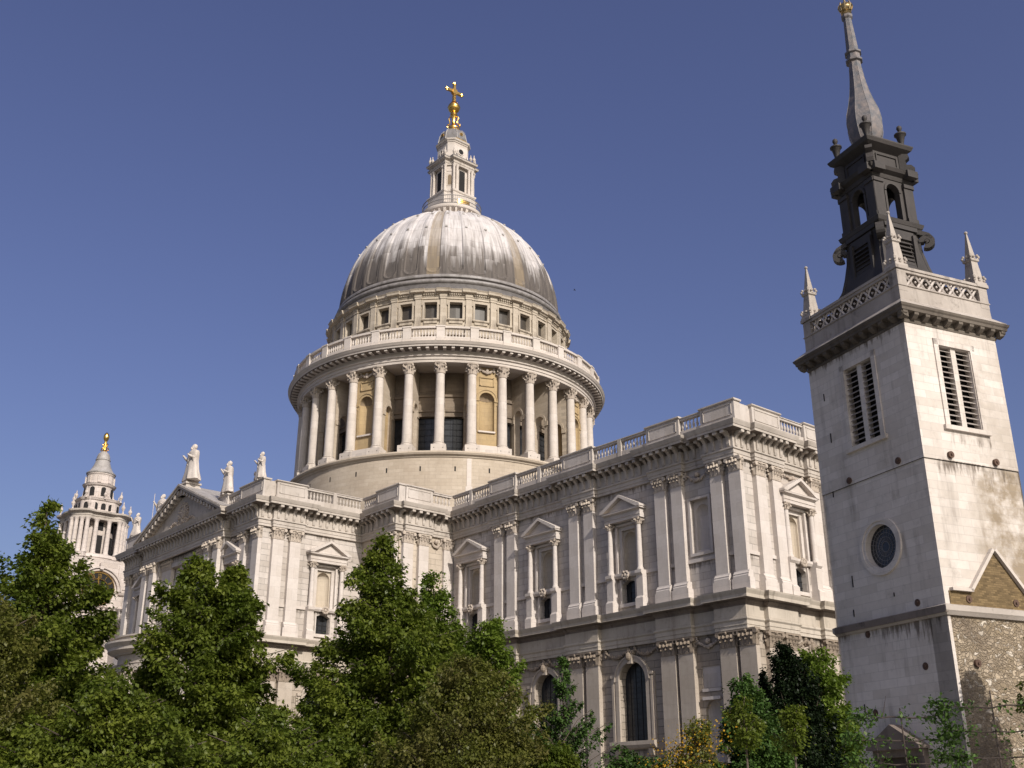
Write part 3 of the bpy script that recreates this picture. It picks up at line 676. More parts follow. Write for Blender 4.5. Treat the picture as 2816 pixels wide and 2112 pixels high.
g = G(); g.box(T, -17.9, -15.6, -.1, .42, 31, 33.02); part(g, 'pedestal', 'parapetstone')
ped(T, -15.6, -11.7); bal(T, -11.7, -8.2); ped(T, -8.2, -5.9); bal(T, -5.9, 5.9); ped(T, 5.9, 17)
T = EF(xT); g = G(); g.box(T, -37.0, -35.5, -.1, .42, 31, 33.02); part(g, 'pedestal', 'parapetstone')
ped(T, -35.5, -31.9); bal(T, -31.9, -24.9)
T = SF(yB); bal(T, 18.1, 21.1); ped(T, 21.1, 25.4)
T = EF(xB); g = G(); g.box(T, -24.9, -24.1, -.1, .42, 31, 33.02); part(g, 'pedestal', 'parapetstone'); ped(T, -24.1, -20.6); bal(T, -20.6, -17.9)
T = SF(yT)
for s in (-1, 1):
    for f, a, b in ((ped, 13.0, 18.2), (bal, 10.0, 13.0), (ped, 7.9, 10.0)):
        a, b = sorted((s*a, s*b)); f(T, a, b)
T = SF(yS); bal(T, -73, -25); 
# south transept pediment
g = G(); T = SF(yT-.9-.3)
hw, zb, za = 10.9, 31.0, 35.75
def rake(h0, h1, d0, d1, x=hw):
    for s in (-1, 1):
        k = (za-zb)/hw
        g.prism(T, [(s*(x+.9), zb+h0-.25), (s*(x+.9), zb+h1-.25), (0, za+h1), (0, za+h0)], d0, d1)
g.prism(T, [(-hw+.6, zb), (hw-.6, zb), (0, za-.2)], -1.4, .05)
rake(-.1, .18, -1.2, .95); rake(.18, .42, -1.2, 1.12); rake(-.5, -.1, -1.2, .3)
k = (za-zb)/(hw+.9)
for i in range(26):
    for s in (-1, 1):
        x = s*(.5+i*.41); z = za-.1-abs(x)*(za-zb+.25)/(hw+.9)
        if abs(x) < 9.9 and i % 2 == 0: g.box(T, x-.2, x+.2, .1, .9, z-.5, z-.05)
part(g, 'pediment', 'cornice')
g = G(); rake(-.16, -.11, .28, .93); part(g, 'soffit_soot_shade', 'soot_shade_stone')  # dark sheet painting soot and shade under the raking cornice
pedm = bpy.data.objects['pediment.007'] if 'pediment.007' in bpy.data.objects else None
g = G(); q = random.Random(11)
for i in range(22): a = 2*math.pi*i/22; g.ball(T(1.25*math.cos(a), .12, 32.7+1.35*math.sin(a)), .14, 6, 4)
for i in range(60):
    a, rr = q.uniform(0, 6.28), q.uniform(0, 1); g.ball(T(1.0*rr*math.cos(a), .1, 32.7+1.1*rr*math.sin(a)), q.uniform(.1, .26), 6, 4)
for s in (-1, 1):
    for i in range(16): t = i/15; g.ball(T(s*(1.0+2.2*t), .1, 31.5+.5*math.sin(3*t)), q.uniform(.1, .22), 6, 4)
part(g, 'relief', 'carve')
g = G()
for s in (-1, 1):    # lead covered pediment roof
    g.add([(0, yT-2.2, za+.42), (s*(hw+.9), yT-2.2, zb+.22), (s*(hw+.9), yT+8, zb+.22), (0, yT+8, za+.42)], [(0, 1, 2, 3)])
part(g, 'pediment_roof', 'palelead')
g = G(); g.box(XYZ, -.95, .95, yT-1.75, yT-.1, za-.9, 36.4); g.box(XYZ, -1.1, 1.1, yT-1.9, yT+.05, 36.15, 36.35); g.box(XYZ, -1.05, 1.05, yT-1.85, yT, za-.9, 35.9); part(g, 'pedestal', 'parapetstone')
# transept great window, flank panels
g = G(); T = SF(yT); arch_band(g, T, 0, 24.3, 2.6, 3.2, 0, .25, 16)
for s in (-1, 1): a, b = sorted((s*2.6, s*3.2)); g.box(T, a, b, 0, .25, 18.5, 24.3)
gw = part(g, 'arched_window')
g = G(); pane(g, T, Op(0, 2.6, 18.5, 26.9, 'arch'), -.75, 16); part(g, 'pane', 'glass', gw)
g = G()
for x in (-1.6, -.8, 0, .8, 1.6): g.box(T, x-.04, x+.04, -.75, -.66, 18.5, 26.2)
for i in range(12): g.box(T, -2.5 if i < 9 else -1.6, 2.5 if i < 9 else 1.6, -.75, -.67, 19+i*.6-.03, 19+i*.6+.03)
part(g, 'glazing_bar', 'dark', gw)
# semicircular portico
PC = (0, yT)
g = G(); A0, A1 = math.pi, 2*math.pi
g.lathe([(6.7, 16.3), (6.7, 18.1), (6.9, 18.15), (6.9, 18.3), (6.3, 18.3), (6.3, 17.4), (.01, 17.4)], 48, PC, A0, A1)
g.lathe([(5.9, 14.6), (6.3, 14.6), (6.3, 15.3), (6.4, 15.35), (6.35, 15.4), (6.35, 16.3), (6.7, 16.4), (7.5, 16.7), (7.5, 17.0), (7.9, 17.4), (7.9, 17.6), (6.6, 17.7)], 48, PC, A0, A1)
po = part(g, 'portico', 'cornice', smooth=30)
pcm = G(); pcm.lathe([(.75, 2.0), (.75, 2.3), (.6, 2.6), (.55, 2.7), (.56, 7), (.48, 13.4)], 18); pcm = pcm.mesh('column', MS['white'], 40)
g = G(); roundcap(g, .48, 13.4, 1.2); pcc = g.mesh('capital', MS['carve'])
for i in range(6):
    a = math.pi+math.pi*(i+.5)/6; c = link(pcm, 'column', po, (PC[0]+6.2*math.cos(a), PC[1]+6.2*math.sin(a), 0)); link(pcc, 'capital', po, (PC[0]+6.2*math.cos(a), PC[1]+6.2*math.sin(a), 0))
g = G(); g.lathe([(9, GZ), (9, .2), (8.2, .2), (8.2, 1.1), (7.4, 1.1), (7.4, 2.0), (.01, 2.0)], 40, PC, A0, A1); part(g, 'step', 'trim', po)

# ------------------------------------------------------------ drum
def ring(g, prof, n=192, a0=0., a1=2*math.pi): g.lathe(prof, n, (0, 0), a0, a1)
BAY = 2*math.pi/32
def curved_wall(g, Rr, z0, z1, ops, depth, n=128):
    """ops: (angle, half angle, za, zb)"""
    cuts = sorted({round(2*math.pi*i/n-math.pi, 6) for i in range(n+1)} | {round(x, 6) for a, h, _, _ in ops for x in (a-h, a+h)})
    for a, b in zip(cuts, cuts[1:]):
        m = (a+b)/2; zc = z0
        P = lambda r, t, z: (r*math.cos(t), r*math.sin(t), z)
        for oa, oh, za, zb in ops:
            if abs(m-oa) < oh:
                g.quad(P(Rr, a, zc), P(Rr, b, zc), P(Rr, b, za), P(Rr, a, za)); zc = zb
                g.quad(P(Rr, a, za), P(Rr, b, za), P(Rr-depth, b, za), P(Rr-depth, a, za)); g.quad(P(Rr, a, zb), P(Rr, b, zb), P(Rr-depth, b, zb), P(Rr-depth, a, zb))
        g.quad(P(Rr, a, zc), P(Rr, b, zc), P(Rr, b, z1), P(Rr, a, z1))
    for oa, oh, za, zb in ops:
        for t in (oa-oh, oa+oh): g.quad(P(Rr, t, za), P(Rr-depth, t, za), P(Rr-depth, t, zb), P(Rr, t, zb))
norm = lambda a: (a+math.pi) % (2*math.pi)-math.pi
niche_bays = [k for k in range(32) if k % 4 == 2]
g = G(); ring(g, [(21.45, 28), (21.45, 40.45), (21.55, 40.5), (21.6, 40.7), (21.85, 40.8), (21.95, 41.0), (21.9, 41.2), (16.4, 41.25)])
drum = part(g, 'drum', 'drumwall', smooth=30)
g = G()
for k in range(32): T = rot(k*BAY); g.box(T, -.09, .09, 21.3, 21.46, 38.75, 39.35)
part(g, 'vent_slit', 'dark', drum)
g = G(); T = rot(R(-29.2)); g.box(T, -.28, .28, 21.3, 21.49, 30, 40.4); g.box(T, -.42, .42, 21.3, 21.487, 30, 36.9); part(g, 'stone_strip', 'white', drum)
ops = [(norm(k*BAY), .074, 41.7, 47.3) for k in range(32) if k not in niche_bays]
ops += [(norm(k*BAY), .05, 51.0, 52.2) for k in range(32) if k not in niche_bays]
ops = [o for o in ops if o[0]+o[1] < math.pi-.001 and o[0]-o[1] > -math.pi]
g = G()
# merge the two openings of a bay in one pass
by = {}
for o in ops: by.setdefault(o[0], []).append(o)
cuts = []
def cw2(g, Rr, z0, z1, by, depth, n=96):
    hw_ = max(o[1] for v in by.values() for o in v)
    for i in range(n):
        pass
curved_wall(g, 16.9, 41, 53.4, [o for o in ops if o[2] < 45], .5)
for k in range(32):
    if k in niche_bays: continue
    T = rot(k*BAY)
    for q in ((-1.35, -1.24, 42.0, 47.5), (1.24, 1.35, 42.0, 47.5), (-1.35, 1.35, 47.3, 47.55)): g.box(T, q[0], q[1], 16.7, 17.0, q[2], q[3])
    g.side(T, [(16.8, 47.9), (17.05, 47.95), (17.12, 48.2), (16.8, 48.3)], -1.5, 1.5); g.box(T, -1.1, 1.1, 16.7, 16.98, 50.7, 52.4)
ring(g, [(16.9, 49.9), (17.1, 49.95), (17.15, 50.25), (16.9, 50.3)], 96)
part(g, 'inner_wall', 'drum_shade', drum)
g = G(); ring(g, [(16.45, 41), (16.45, 53)], 96); part(g, 'pane', 'glass', drum)
g = G(); T = lambda s, d, z: (d, s, z)
for x in (-.4, .4): g.box(T, x-.012, x+.012, 16.45, 16.5, 41.7, 47.3)
for i in range(6): g.box(T, -1.25, 1.25, 16.45, 16.5, 42.5+i*.8-.01, 42.5+i*.8+.01)
gbm = g.mesh('glazing_bar', MS['dark'])
for k in range(32):
    if k not in niche_bays: link(gbm, 'glazing_bar', drum, None, k*BAY)
# radial buttress walls with arched passage
g = G()
for k in range(32):
    a = (k+.5)*BAY; T0 = rot(a)
    for sg in (-1, 1):
        T = lambda s, d, z, T0=T0, sg=sg: T0(sg*(.42+d), s, z)
        wall(g, T, 16.8, 19.85, 41.2, 53.3, [Op(18.35, .85, 41.2, 48.6, 'arch', .42)], nseg=10)
        arch_band(g, T, 18.35, 47.75, .85, 1.15, 0, .1, 10); g.box(T, 16.9, 17.5, 0, .12, 47.1, 47.7); g.box(T, 19.2, 19.85, 0, .12, 47.1, 47.7)
    g.box(T0, -.42, .42, 19.84, 19.9, 41.2, 53.3)
part(g, 'radial_buttress', 'drumwall', drum)
# solid bays with niches
Nm = G(); Tn = lambda s, d, z: (d, s, z)
wall(Nm, Tn, -1.62, 1.62, 42.3, 53.3, [Op(0, .98, 44.6, 49.7, 'arch', .02)], d=20.0)
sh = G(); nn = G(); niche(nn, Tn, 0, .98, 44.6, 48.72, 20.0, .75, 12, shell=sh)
for q in ((-1.5, -1.3, 50.4, 52.0), (1.3, 1.5, 50.4, 52.0)): pass
arch_band(Nm, Tn, 0, 48.72, .98, 1.28, 20.0, 20.14, 14); arch_band(Nm, Tn, 0, 48.72, 1.28, 1.4, 20.0, 20.22, 14)
for s in (-1, 1):
    a, b = sorted((s*.98, s*1.62)); Nm.side(Tn, [(20, 48.0), (20.08, 48.05), (20.1, 48.4), (20.22, 48.5), (20.22, 48.68), (20, 48.72)], a, b); a, b = sorted((s*.98, s*1.25)); Nm.box(Tn, a, b, 20, 20.1, 44.4, 48.1)
for q in ((-.95, .95, 50.55, 50.65), (-.95, .95, 51.65, 51.75), (-.95, -.85, 50.55, 51.75), (.85, .95, 50.55, 51.75)): Nm.box(Tn, q[0], q[1], 20, 20.12, q[2], q[3])
for s in (-1, 1): Nm.quad(Tn(s*1.62, 20, 42.3), Tn(s*1.62, 20, 53.3), Tn(s*1.62, 16.9, 53.3), Tn(s*1.62, 16.9, 42.3))
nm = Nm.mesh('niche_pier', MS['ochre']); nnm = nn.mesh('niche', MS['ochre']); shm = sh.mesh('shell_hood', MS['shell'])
g = G(); g.box(Tn, -1.1, 1.1, 19.9, 20.25, 44.35, 44.55); nsill = g.mesh('sill', MS['white'])
g = G(); g.box(Tn, -1.7, 1.7, 19.0, 21.15, 41.2, 42.25); g.box(Tn, -1.6, 1.6, 19.0, 20.4, 42.2, 42.6); nb = g.mesh('base', MS['white'])
g = G(); swag(g, Tn, 0, .95, 52.9, .55, 20.15, .15, 9); g.ball(Tn(0, 20.2, 52.6), .22, 8, 5, 1.5); ns = g.mesh('garland', MS['carve'])
for k in niche_bays:
    o = link(nm, 'niche_pier', CATH, None, k*BAY)
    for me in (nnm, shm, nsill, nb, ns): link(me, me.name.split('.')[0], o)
# peristyle columns
RC = 20.35
g = G(); g.lathe([(.82, 42.22), (.86, 42.32), (.82, 42.45), (.68, 42.52), (.74, 42.62), (.62, 42.74), (.61, 44), (.60, 46), (.53, 51.75)], 20); cm_ = g.mesh('column', MS['white'], 40)
g = G(); roundcap(g, .53, 51.7, 1.47); cc_ = g.mesh('capital', MS['carve'])
g = G(); g.box(XYZ, -.86, .86, -.93, .93, 41.2, 42.25); cb_ = g.mesh('base', MS['white'])
g = G()
for s in (-1, 1):
    g.box(XYZ, .855, .875, s*.55-.05, s*.55+.05, 41.75, 41.85)
ch_ = g.mesh('peg_hole', MS['dark'])
for k in range(32):
    a = (k+.5)*BAY; o = link(cm_, 'column', CATH, (RC*math.cos(a), RC*math.sin(a), 0), a)
    link(cc_, 'capital', o); link(cb_, 'base', o); link(ch_, 'peg_hole', o)
# entablature over the colonnade
g = G(); ring(g, [(16.8, 53.35), (19.7, 53.3), (19.7, 53.15), (21.0, 53.15), (21.0, 53.5), (21.1, 53.52), (21.1, 53.88), (21.3, 53.95), (21.32, 54.08), (21.02, 54.12), (21.02, 54.5), (21.15, 54.58), (21.3, 54.66), (22.3, 54.84), (22.35, 55.02), (22.45, 55.1), (22.58, 55.32), (22.65, 55.42), (22.2, 55.5), (16.5, 55.6)])
for i in range(128): T = rot(2*math.pi*(i+.5)/128); g.box(T, -.2, .2, 21.2, 22.15, 54.6, 54.86)
ent = part(g, 'drum_cornice', 'white', smooth=20)
g = G(); ring(g, [(21.2, 54.615), (22.28, 54.828)]); part(g, 'soffit_soot_shade', 'soot_shade_stone')  # dark ring painting soot and shade below the corona
# stone gallery balustrade: one panel and pedestal per bay
def cbal(rr, n, zz, hwang, name, npb, parent, k=1.0):
    for i in range(n):
        a = (i+.0)*2*math.pi/n; g = G()
        for q0, q1, z0, z1, d in ((0, 0, zz[0], zz[1], .24), (0, 0, zz[2], zz[3], .26)):
            g.lathe([(rr-d, z0), (rr+d, z0), (rr+d, z1), (rr-d, z1), (rr-d, z0)], 6, (0, 0), a-math.pi/n+hwang, a+math.pi/n-hwang)
        w_ = 2*(math.pi/n-hwang)
        for j in range(npb): t = a-w_/2+w_*(j+.5)/npb; baluster(g, rot(t), 0, rr, zz[1], zz[2]-zz[1], k)
        part(g, name, 'white', parent)
        g = G(); b = a+math.pi/n; T = rot(b); h = hwang*rr
        g.box(T, -h-.03, h+.03, rr-.34, rr+.34, zz[0], zz[0]+.5); g.box(T, -h+.02, h-.02, rr-.3, rr+.3, zz[0]+.4, zz[3]-.06); g.box(T, -h-.05, h+.05, rr-.36, rr+.36, zz[3]-.14, zz[3]+.04)
        part(g, 'pedestal', 'white', parent)
cbal(21.7, 32, (55.45, 56.25, 57.42, 57.7), .025, 'balustrade', 8, CATH, .95)
# attic with square windows
RA = 17.0
aw = [(norm(k*BAY), .050, 61.0, 63.35) for k in range(32)]; aw[16] = (math.pi-.0001-.050, .050, 61, 63.35)
g = G(); curved_wall(g, RA, 55, 64.65, aw, .7)
ring(g, [(17.0, 58.6), (17.25, 58.6), (17.3, 58.9), (17.0, 59.0)]); attic = part(g, 'attic', 'attic')
g = G(); ring(g, [(17.0, 63.85), (17.12, 63.85), (17.12, 64.1), (17.2, 64.15), (17.2, 64.45), (17.35, 64.55), (17.62, 64.65), (17.64, 64.9), (17.76, 65.07), (17.6, 65.17), (17.0, 65.17)])
for k in range(32):
    T = rot((k+.5)*BAY); g.box(T, -.5, .5, 16.9, 17.42, 64.1, 64.55); g.side(T, [(17, 64.5), (17.82, 64.66), (17.85, 64.9), (17.97, 65.09), (17, 65.19)], -.95, .95)
    T = rot(k*BAY)
    for j in range(7): g.box(T, -.9+.3*j-.09, -.9+.3*j+.09, 17.0, 17.4, 64.36, 64.57)
part(g, 'attic_cornice', 'attic', attic)
g = G()
for i in range(14): g.box(XYZ, 0, 0, 0, 0, 0, 0) if 0 else None
T = Tn
g.box(T, -1.08, -.85, 16.95, 17.16, 60.8, 63.35); g.box(T, .85, 1.08, 16.95, 17.16, 60.8, 63.35); g.box(T, -1.08, 1.08, 16.95, 17.16, 63.35, 63.6); g.box(T, -1.25, -1.0, 16.95, 17.14, 62.95, 63.7); g.box(T, 1.0, 1.25, 16.95, 17.14, 62.95, 63.7)
g.side(T, [(17, 60.65), (17.2, 60.7), (17.28, 60.8), (17.28, 60.95), (17, 60.99)], -1.15, 1.15); g.box(T, -.9, .9, 17.0, 17.12, 60.3, 60.65)
awm = g.mesh('window', MS['attic'])
g = G(); g.box(T, -1.1, 1.1, 16.4, 16.5, 60.9, 63.0); awp = g.mesh('pane', MS['louvre'])
g = G(); g.box(T, -.40, .40, 16.9, 17.28, 55.5, 63.9); g.box(T, -.48, .48, 16.9, 17.36, 55.5, 60.2); g.box(T, -.48, .48, 16.9, 17.36, 63.8, 64.12); apm = g.mesh('pilaster', MS['attic'])
for k in range(32):
    o = link(awm, 'window', attic, None, k*BAY); link(apm, 'pilaster', attic, None, (k+.5)*BAY)
g = G(); ring(g, [(16.42, 60), (16.42, 63.8)], 64); part(g, 'pane', 'glassbrown', attic)
g = G(); ring(g, [(17.55, 65.12), (17.35, 65.3), (17.15, 65.34), (16.7, 66.35), (16.72, 66.45)]); part(g, 'lead_skirt', 'skirtlead')
g = G(); ring(g, [(16.7, 66.35), (16.95, 66.5), (17.0, 66.75), (16.9, 66.95), (16.4, 67.0), (16.35, 67.3), (16.65, 67.38), (16.7, 67.62), (16.6, 67.8), (16.2, 67.9)]); part(g, 'dome_moulding', 'ringlead', smooth=50)
# dome
Z0, H, RD = 67.8, 16.5, 16.2
def drad(t): return RD*math.cos(t)**.88
n = 640; nz = 84; tmax = math.asin((84.3-Z0)/H) if (84.3-Z0) < H else 1.5
th = np.concatenate([np.linspace(0, .16, 26)[:-1], np.linspace(.16, tmax-.02, nz-25)])
ang = np.arange(n)*2*math.pi/n; ph = ((ang/BAY+.5) % 1-.5)          # -.5 .. .5 in a bay, 0 = flute centre
r_ = np.array([drad(t) for t in th]); z_ = Z0+H*np.sin(th)
A, Z = np.meshgrid(ph, z_); Rr = np.repeat(r_[:, None], n, 1)
bw_ = BAY*Rr; x = A*bw_                                            # metres from flute centre
hwf = .30*bw_; zb_ = 68.35+ .9                                      # round flute end
d = np.where(Z > zb_, np.abs(x)-hwf, np.hypot(x, (zb_-Z)*1.05)-hwf)  # <0 inside flute
prof = np.where(d < 0, -.14*np.clip(-d/.14, 0, 1), 0)+.09*np.exp(-((d-.07)/.075)**2)
rib = np.abs(np.abs(A)-.5)*bw_
prof = prof+.09*np.clip((.36-rib)/.06, 0, 1)+np.where(Z > 68.3, .07*np.exp(-((rib-.2)/.07)**2), 0)
RR = Rr+prof*np.clip((Rr-3.5)/3, 0, 1)
co = np.stack([RR*np.cos(ang)[None], RR*np.sin(ang)[None], Z], -1).reshape(-1, 3)
g = G(); g.v = [tuple(v) for v in co.tolist()]
m = len(th); g.f = [(j*n+i, j*n+(i+1) % n, (j+1)*n+(i+1) % n, (j+1)*n+i) for j in range(m-1) for i in range(n)]
dome = part(g, 'dome', 'dome', smooth=45)
g = G()
for k in range(32):            # little round lucarnes / snow guards high on the ribs
    for zz in (76.5, 80.2): t = math.asin((zz-Z0)/H); T = rot((k+.5)*BAY); g.box(T, -.16, .16, drad(t), drad(t)+.28, zz-.1, zz+.12)
part(g, 'lead_clip', 'palelead', dome)
# golden gallery
g = G(); ring(g, [(3.9, 83.4), (3.9, 84.9), (4.0, 85.0), (4.2, 85.2), (4.65, 85.45), (4.75, 85.7), (4.75, 85.9), (2, 85.95)], 64)
for i in range(32): T = rot(2*math.pi*(i+.5)/32); g.side(T, [(3.85, 84.1), (4.05, 84.2), (4.5, 85.2), (4.5, 85.45), (3.85, 85.45)], -.14 if i % 4 < 3 else -.22, .14 if i % 4 < 3 else .22)
gg = part(g, 'golden_gallery', 'white', smooth=30)
g = G()
for i in range(96): a = 2*math.pi*i/96; g.tube([(4.55*math.cos(a), 4.55*math.sin(a), 85.9), (4.55*math.cos(a), 4.55*math.sin(a), 87.4)], .022, 4)
for z in (86.1, 86.7, 87.4): g.lathe([(4.5, z-.03), (4.6, z-.03), (4.6, z+.04), (4.5, z+.04), (4.5, z-.03)], 64)
part(g, 'railing', 'lead', gg)
g = G(); g.lathe([(4.3, 85.95), (4.3, 87.0), (4.1, 87.05), (4.1, 85.95)], 8, (0, 0), R(-24), R(2)); part(g, 'gilded_panel', 'gold', gg)
# lantern
lan = None
def octo(a, b):  # cross-shaped plan: faces at +-a, half width b, chamfers between
    return [(a, -b), (a, b), (b, a), (-b, a), (-a, b), (-a, -b), (-b, -a), (b, -a)]
def crossp(a, b, c):  # projecting faces at a, half width b, diagonal set back through c
    P = []
    for k in range(4):
        q = k*math.pi/2
        for x, y in ((a, -b), (a, b), (c, b+.0)): P.append((x*math.cos(q)-y*math.sin(q), x*math.sin(q)+y*math.cos(q)))
        x, y = b, c; P.append((x*math.cos(q)-y*math.sin(q), x*math.sin(q)+y*math.cos(q)))
    return P
def ext(g, P, prof): g2 = sweep(P, prof, True); g.add(g2.v, g2.f); 
g = G()
ext(g, octo(2.45, 1.25), [(0, 85.95), (0, 94.2)])
ext(g, crossp(3.1, 2.1, 2.55), [(0, 85.95), (.12, 85.95), (.12, 86.8), (0, 86.9), (0, 88.6), (.12, 88.75), (.16, 89.0), (0, 89.1), (-2, 89.1)])
lan = part(g, 'lantern', 'white')
g = G(); ext(g, crossp(2.95, 2.0, 2.4), [(-2, 93.6), (0, 93.6), (0, 93.9), (.06, 93.95), (.06, 94.1), (0, 94.15), (0, 94.4), (.15, 94.5), (.36, 94.6), (.42, 94.85), (-2, 94.95)]); part(g, 'cornice', 'cornice', lan)
g = G(); ext(g, crossp(2.97, 2.02, 2.42), [(.37, 94.84), (.44, 94.9), (.4, 94.99), (-2, 95.02)]); part(g, 'lead_capping', 'lead', lan)
g = G(); g.lathe([(.32, 89.1), (.32, 89.25), (.24, 89.4), (.235, 91), (.205, 93.2), (.205, 93.25), (.29, 93.45), (.31, 93.6)], 12); lc = g.mesh('column', MS['white'], 40)
g = G()
for k in range(4):
    T = rot(k*math.pi/2)
    for s in (-1.75, -1.15, 1.15, 1.75): a, b, _ = T(s, 2.72, 0); link(lc, 'column', lan, (a, b, 0))
    g2 = G(); g2.box(T, -.55, .55, 2.40, 2.47, 89.3, 93.2); part(g2, 'dark_opening', 'dark', lan)
g = G()
for k in range(4):
    T = rot(k*math.pi/2+math.pi/4); wall(g, T, -.8, .8, 89.1, 93.6, [Op(0, .42, 90.0, 92.3, 'arch', .35)], d=3.5) if 0 else None
    g.box(T, -.75, .75, 2.2, 2.92, 89.1, 93.6); g.box(T, -.45, .45, 2.9, 2.98, 92.6, 92.75); g.box(T, -.45, .45, 2.9, 2.98, 90.0, 90.1)
part(g, 'corner_pier', 'white', lan)
g = G()
for k in range(4):
    T = rot(k*math.pi/2+math.pi/4); g.prism(T, [(-.28, 90.2), (.28, 90.2), (.28, 91.7), (.15, 92.0), (-.15, 92.0), (-.28, 91.7)], 2.91, 2.94)
part(g, 'niche', 'shell', lan)
g = G(); ext(g, octo(2.05, 1.3), [(0, 94.9), (.1, 94.95), (.1, 95.3), (0, 95.35), (0, 98.3), (.1, 98.35), (.12, 98.5), (.28, 98.65), (.34, 98.9), (-1, 99.0)])
for k in range(4):
    T = rot(k*math.pi/2)
    for s in (-1, 1): g.side(T, [(2.0, 94.95), (2.7, 94.95), (2.6, 95.3), (2.35, 95.6), (2.22, 96.3), (2.0, 96.6)], s*1.15-.12, s*1.15+.12)
    arch_band(g, T, 0, 96.9, .46, .62, 2.04, 2.15, 16, 0, 2*math.pi)
part(g, 'lantern_attic', 'white', lan)
g = G()
for k in range(4): T = rot(k*math.pi/2); g.prism(T, [(.46*math.cos(a), 96.9+.46*math.sin(a)) for a in np.linspace(0, 2*math.pi, 17)[:-1]], 2.05, 2.08)
part(g, 'round_window', 'dark', lan)
for k in range(4):
    T = rot(k*math.pi/2)
    for s in (-1.95, 1.95, -1.3, 1.3): g = G(); a, b, _ = T(s, 2.95, 0); urn(g, (a, b), 95.0, 1.75 if abs(s) > 1.5 else 1.5, .75, 8); part(g, 'urn', 'white', lan)
g = G(); rr = lambda a, r, z: r*(1.0 if True else 1)
g.lathe([(2.4, 98.95), (2.45, 99.15), (2.35, 99.3), (2.32, 99.6), (2.2, 100.3), (1.9, 101.0), (1.5, 101.45), (1.1, 101.7)], 8, rot=math.pi/8); part(g, 'lead_cap', 'lead', lan, smooth=25)
g = G()
for k in range(8): a = k*math.pi/4; T = rot(a); g.tube([T(0, r*.955, z) for r, z in ((2.9, 99.3), (2.85, 99.6), (2.65, 100.3), (2.25, 101.0), (1.7, 101.5))], .06, 5) if 0 else None
for k in range(8): T = rot(k*math.pi/4+math.pi/8); g.tube([T(0, r, z) for r, z in ((2.45, 99.1), (2.34, 99.6), (2.22, 100.3), (1.92, 101.0), (1.5, 101.5))], .07, 5)
part(g, 'cap_rib', 'palelead', lan)
g = G()
for k in range(4): T = rot(k*math.pi/2); arch_band(g, T, 0, 100.2, .16, .28, 1.7, 2.22, 12, 0, 2*math.pi)
g.lathe([(2.47, 99.0), (2.47, 99.15)], 8, rot=math.pi/8); part(g, 'gilded_ring', 'gold', lan)
g = G(); g.lathe([(1.15, 101.6), (1.2, 101.75), (1.1, 101.95), (1.0, 102.1), (1.02, 102.3), (.8, 102.6), (.5, 102.75), (.32, 103.2), (.3, 104.4), (.6, 104.9), (.55, 105.15), (.3, 105.3)], 24)
for k in range(4):
    T = rot(k*math.pi/2+math.pi/4)
    g.tube([T(0, r, z) for r, z in ((.8, 102.4), (1.02, 102.75), (.95, 103.1), (.7, 103.2), (.6, 103.5), (.65, 103.9), (.8, 104.25), (.65, 104.6), (.4, 104.6))], [.1, .16, .17, .13, .12, .14, .15, .12, .08], 7)
gb = part(g, 'gilded_base', 'gold', lan, smooth=40)
g = G(); g.ball((0, 0, 106.35), .98, 28, 18); g.lathe([(.5, 107.3), (.45, 107.45), (.3, 107.6)], 16); g.lathe([(.97, 106.25), (1.02, 106.3), (1.02, 106.4), (.97, 106.45)], 28); part(g, 'golden_ball', 'gold', smooth=40)
g = G(); w_ = .22
g.box(XYZ, -w_, w_, -w_, w_, 107.4, 110.8, .04); g.box(XYZ, -.2, .2, -1.35, 1.35, 109.25, 109.68)
g.box(XYZ, -.27, .27, -.42, .42, 109.0, 109.9)
for c, s in (((0, 0, 111.0), 1), ((0, -1.45, 109.46), 1), ((0, 1.45, 109.46), 1)):
    g.ball(c, .3, 8, 6)
    for dy, dz in ((0, .22), (0, -.22), (.22, 0), (-.22, 0)): g.ball((c[0], c[1]+dy, c[2]+dz), .2, 8, 6)
for z in (108.2, 108.7): g.ball((0, 0, z), .32, 8, 6, .5)
part(g, 'golden_cross', 'gold', smooth=40)

# ------------------------------------------------------------ south-west clock tower
TC = (-80.2, -20.6); ct = None
g = G(); h = 6.5; T_ = lambda x, y, z: (TC[0]+x, TC[1]+y, z)
sq = lambda a: [(TC[0]-a, TC[1]-a), (TC[0]+a, TC[1]-a), (TC[0]+a, TC[1]+a), (TC[0]-a, TC[1]+a)]
ext(g, sq(h), [(0, GZ), (0, 42.0), (-1, 42.3)])
ext(g, sq(h), [(0, 32.6), (.25, 32.7), (.3, 32.9), (.0, 32.95), (0, 33.4), (.5, 33.6), (.7, 33.8), (0, 33.95)]); ext(g, sq(h), [(0, 30.0), (.6, 30.3), (.9, 30.9), (0, 31.0)])
for k in range(4):
    T = rot(k*math.pi/2, TC); 
    for a, b in ((-6.6, -3.6), (3.6, 6.6)): g.side(T, [(6.4, 36.0), (6.9, 36.2), (7.1, 36.6), (6.4, 36.75)], a, b)
    arch_band(g, T, 0, 36.7, 3.3, 3.75, 6.4, 7.0, 20); arch_band(g, T, 0, 36.7, 3.75, 4.0, 6.4, 7.3, 20); g.box(T, -.3, .3, 6.5, 7.4, 40.2, 41.3)
    for a in (-5.6, 4.6): g.box(T, a, a+1.0, 6.4, 6.7, 24, 36)
    for i in range(14): x = -6.2+i*.95; g.box(T, x-.2, x+.2, 6.5, 7.0, 33.25, 33.55)
    for a in (-4.5, 4.5): g.box(T, a-1.2, a+1.2, 6.4, 6.65, 37.2, 41.4)
ct = part(g, 'clock_tower', 'tower')
g = G(); g.lathe([(5.6, 41.8), (5.6, 42.5), (5.75, 42.6), (5.5, 43.2), (5.3, 43.3), (3, 43.3)], 48, TC)
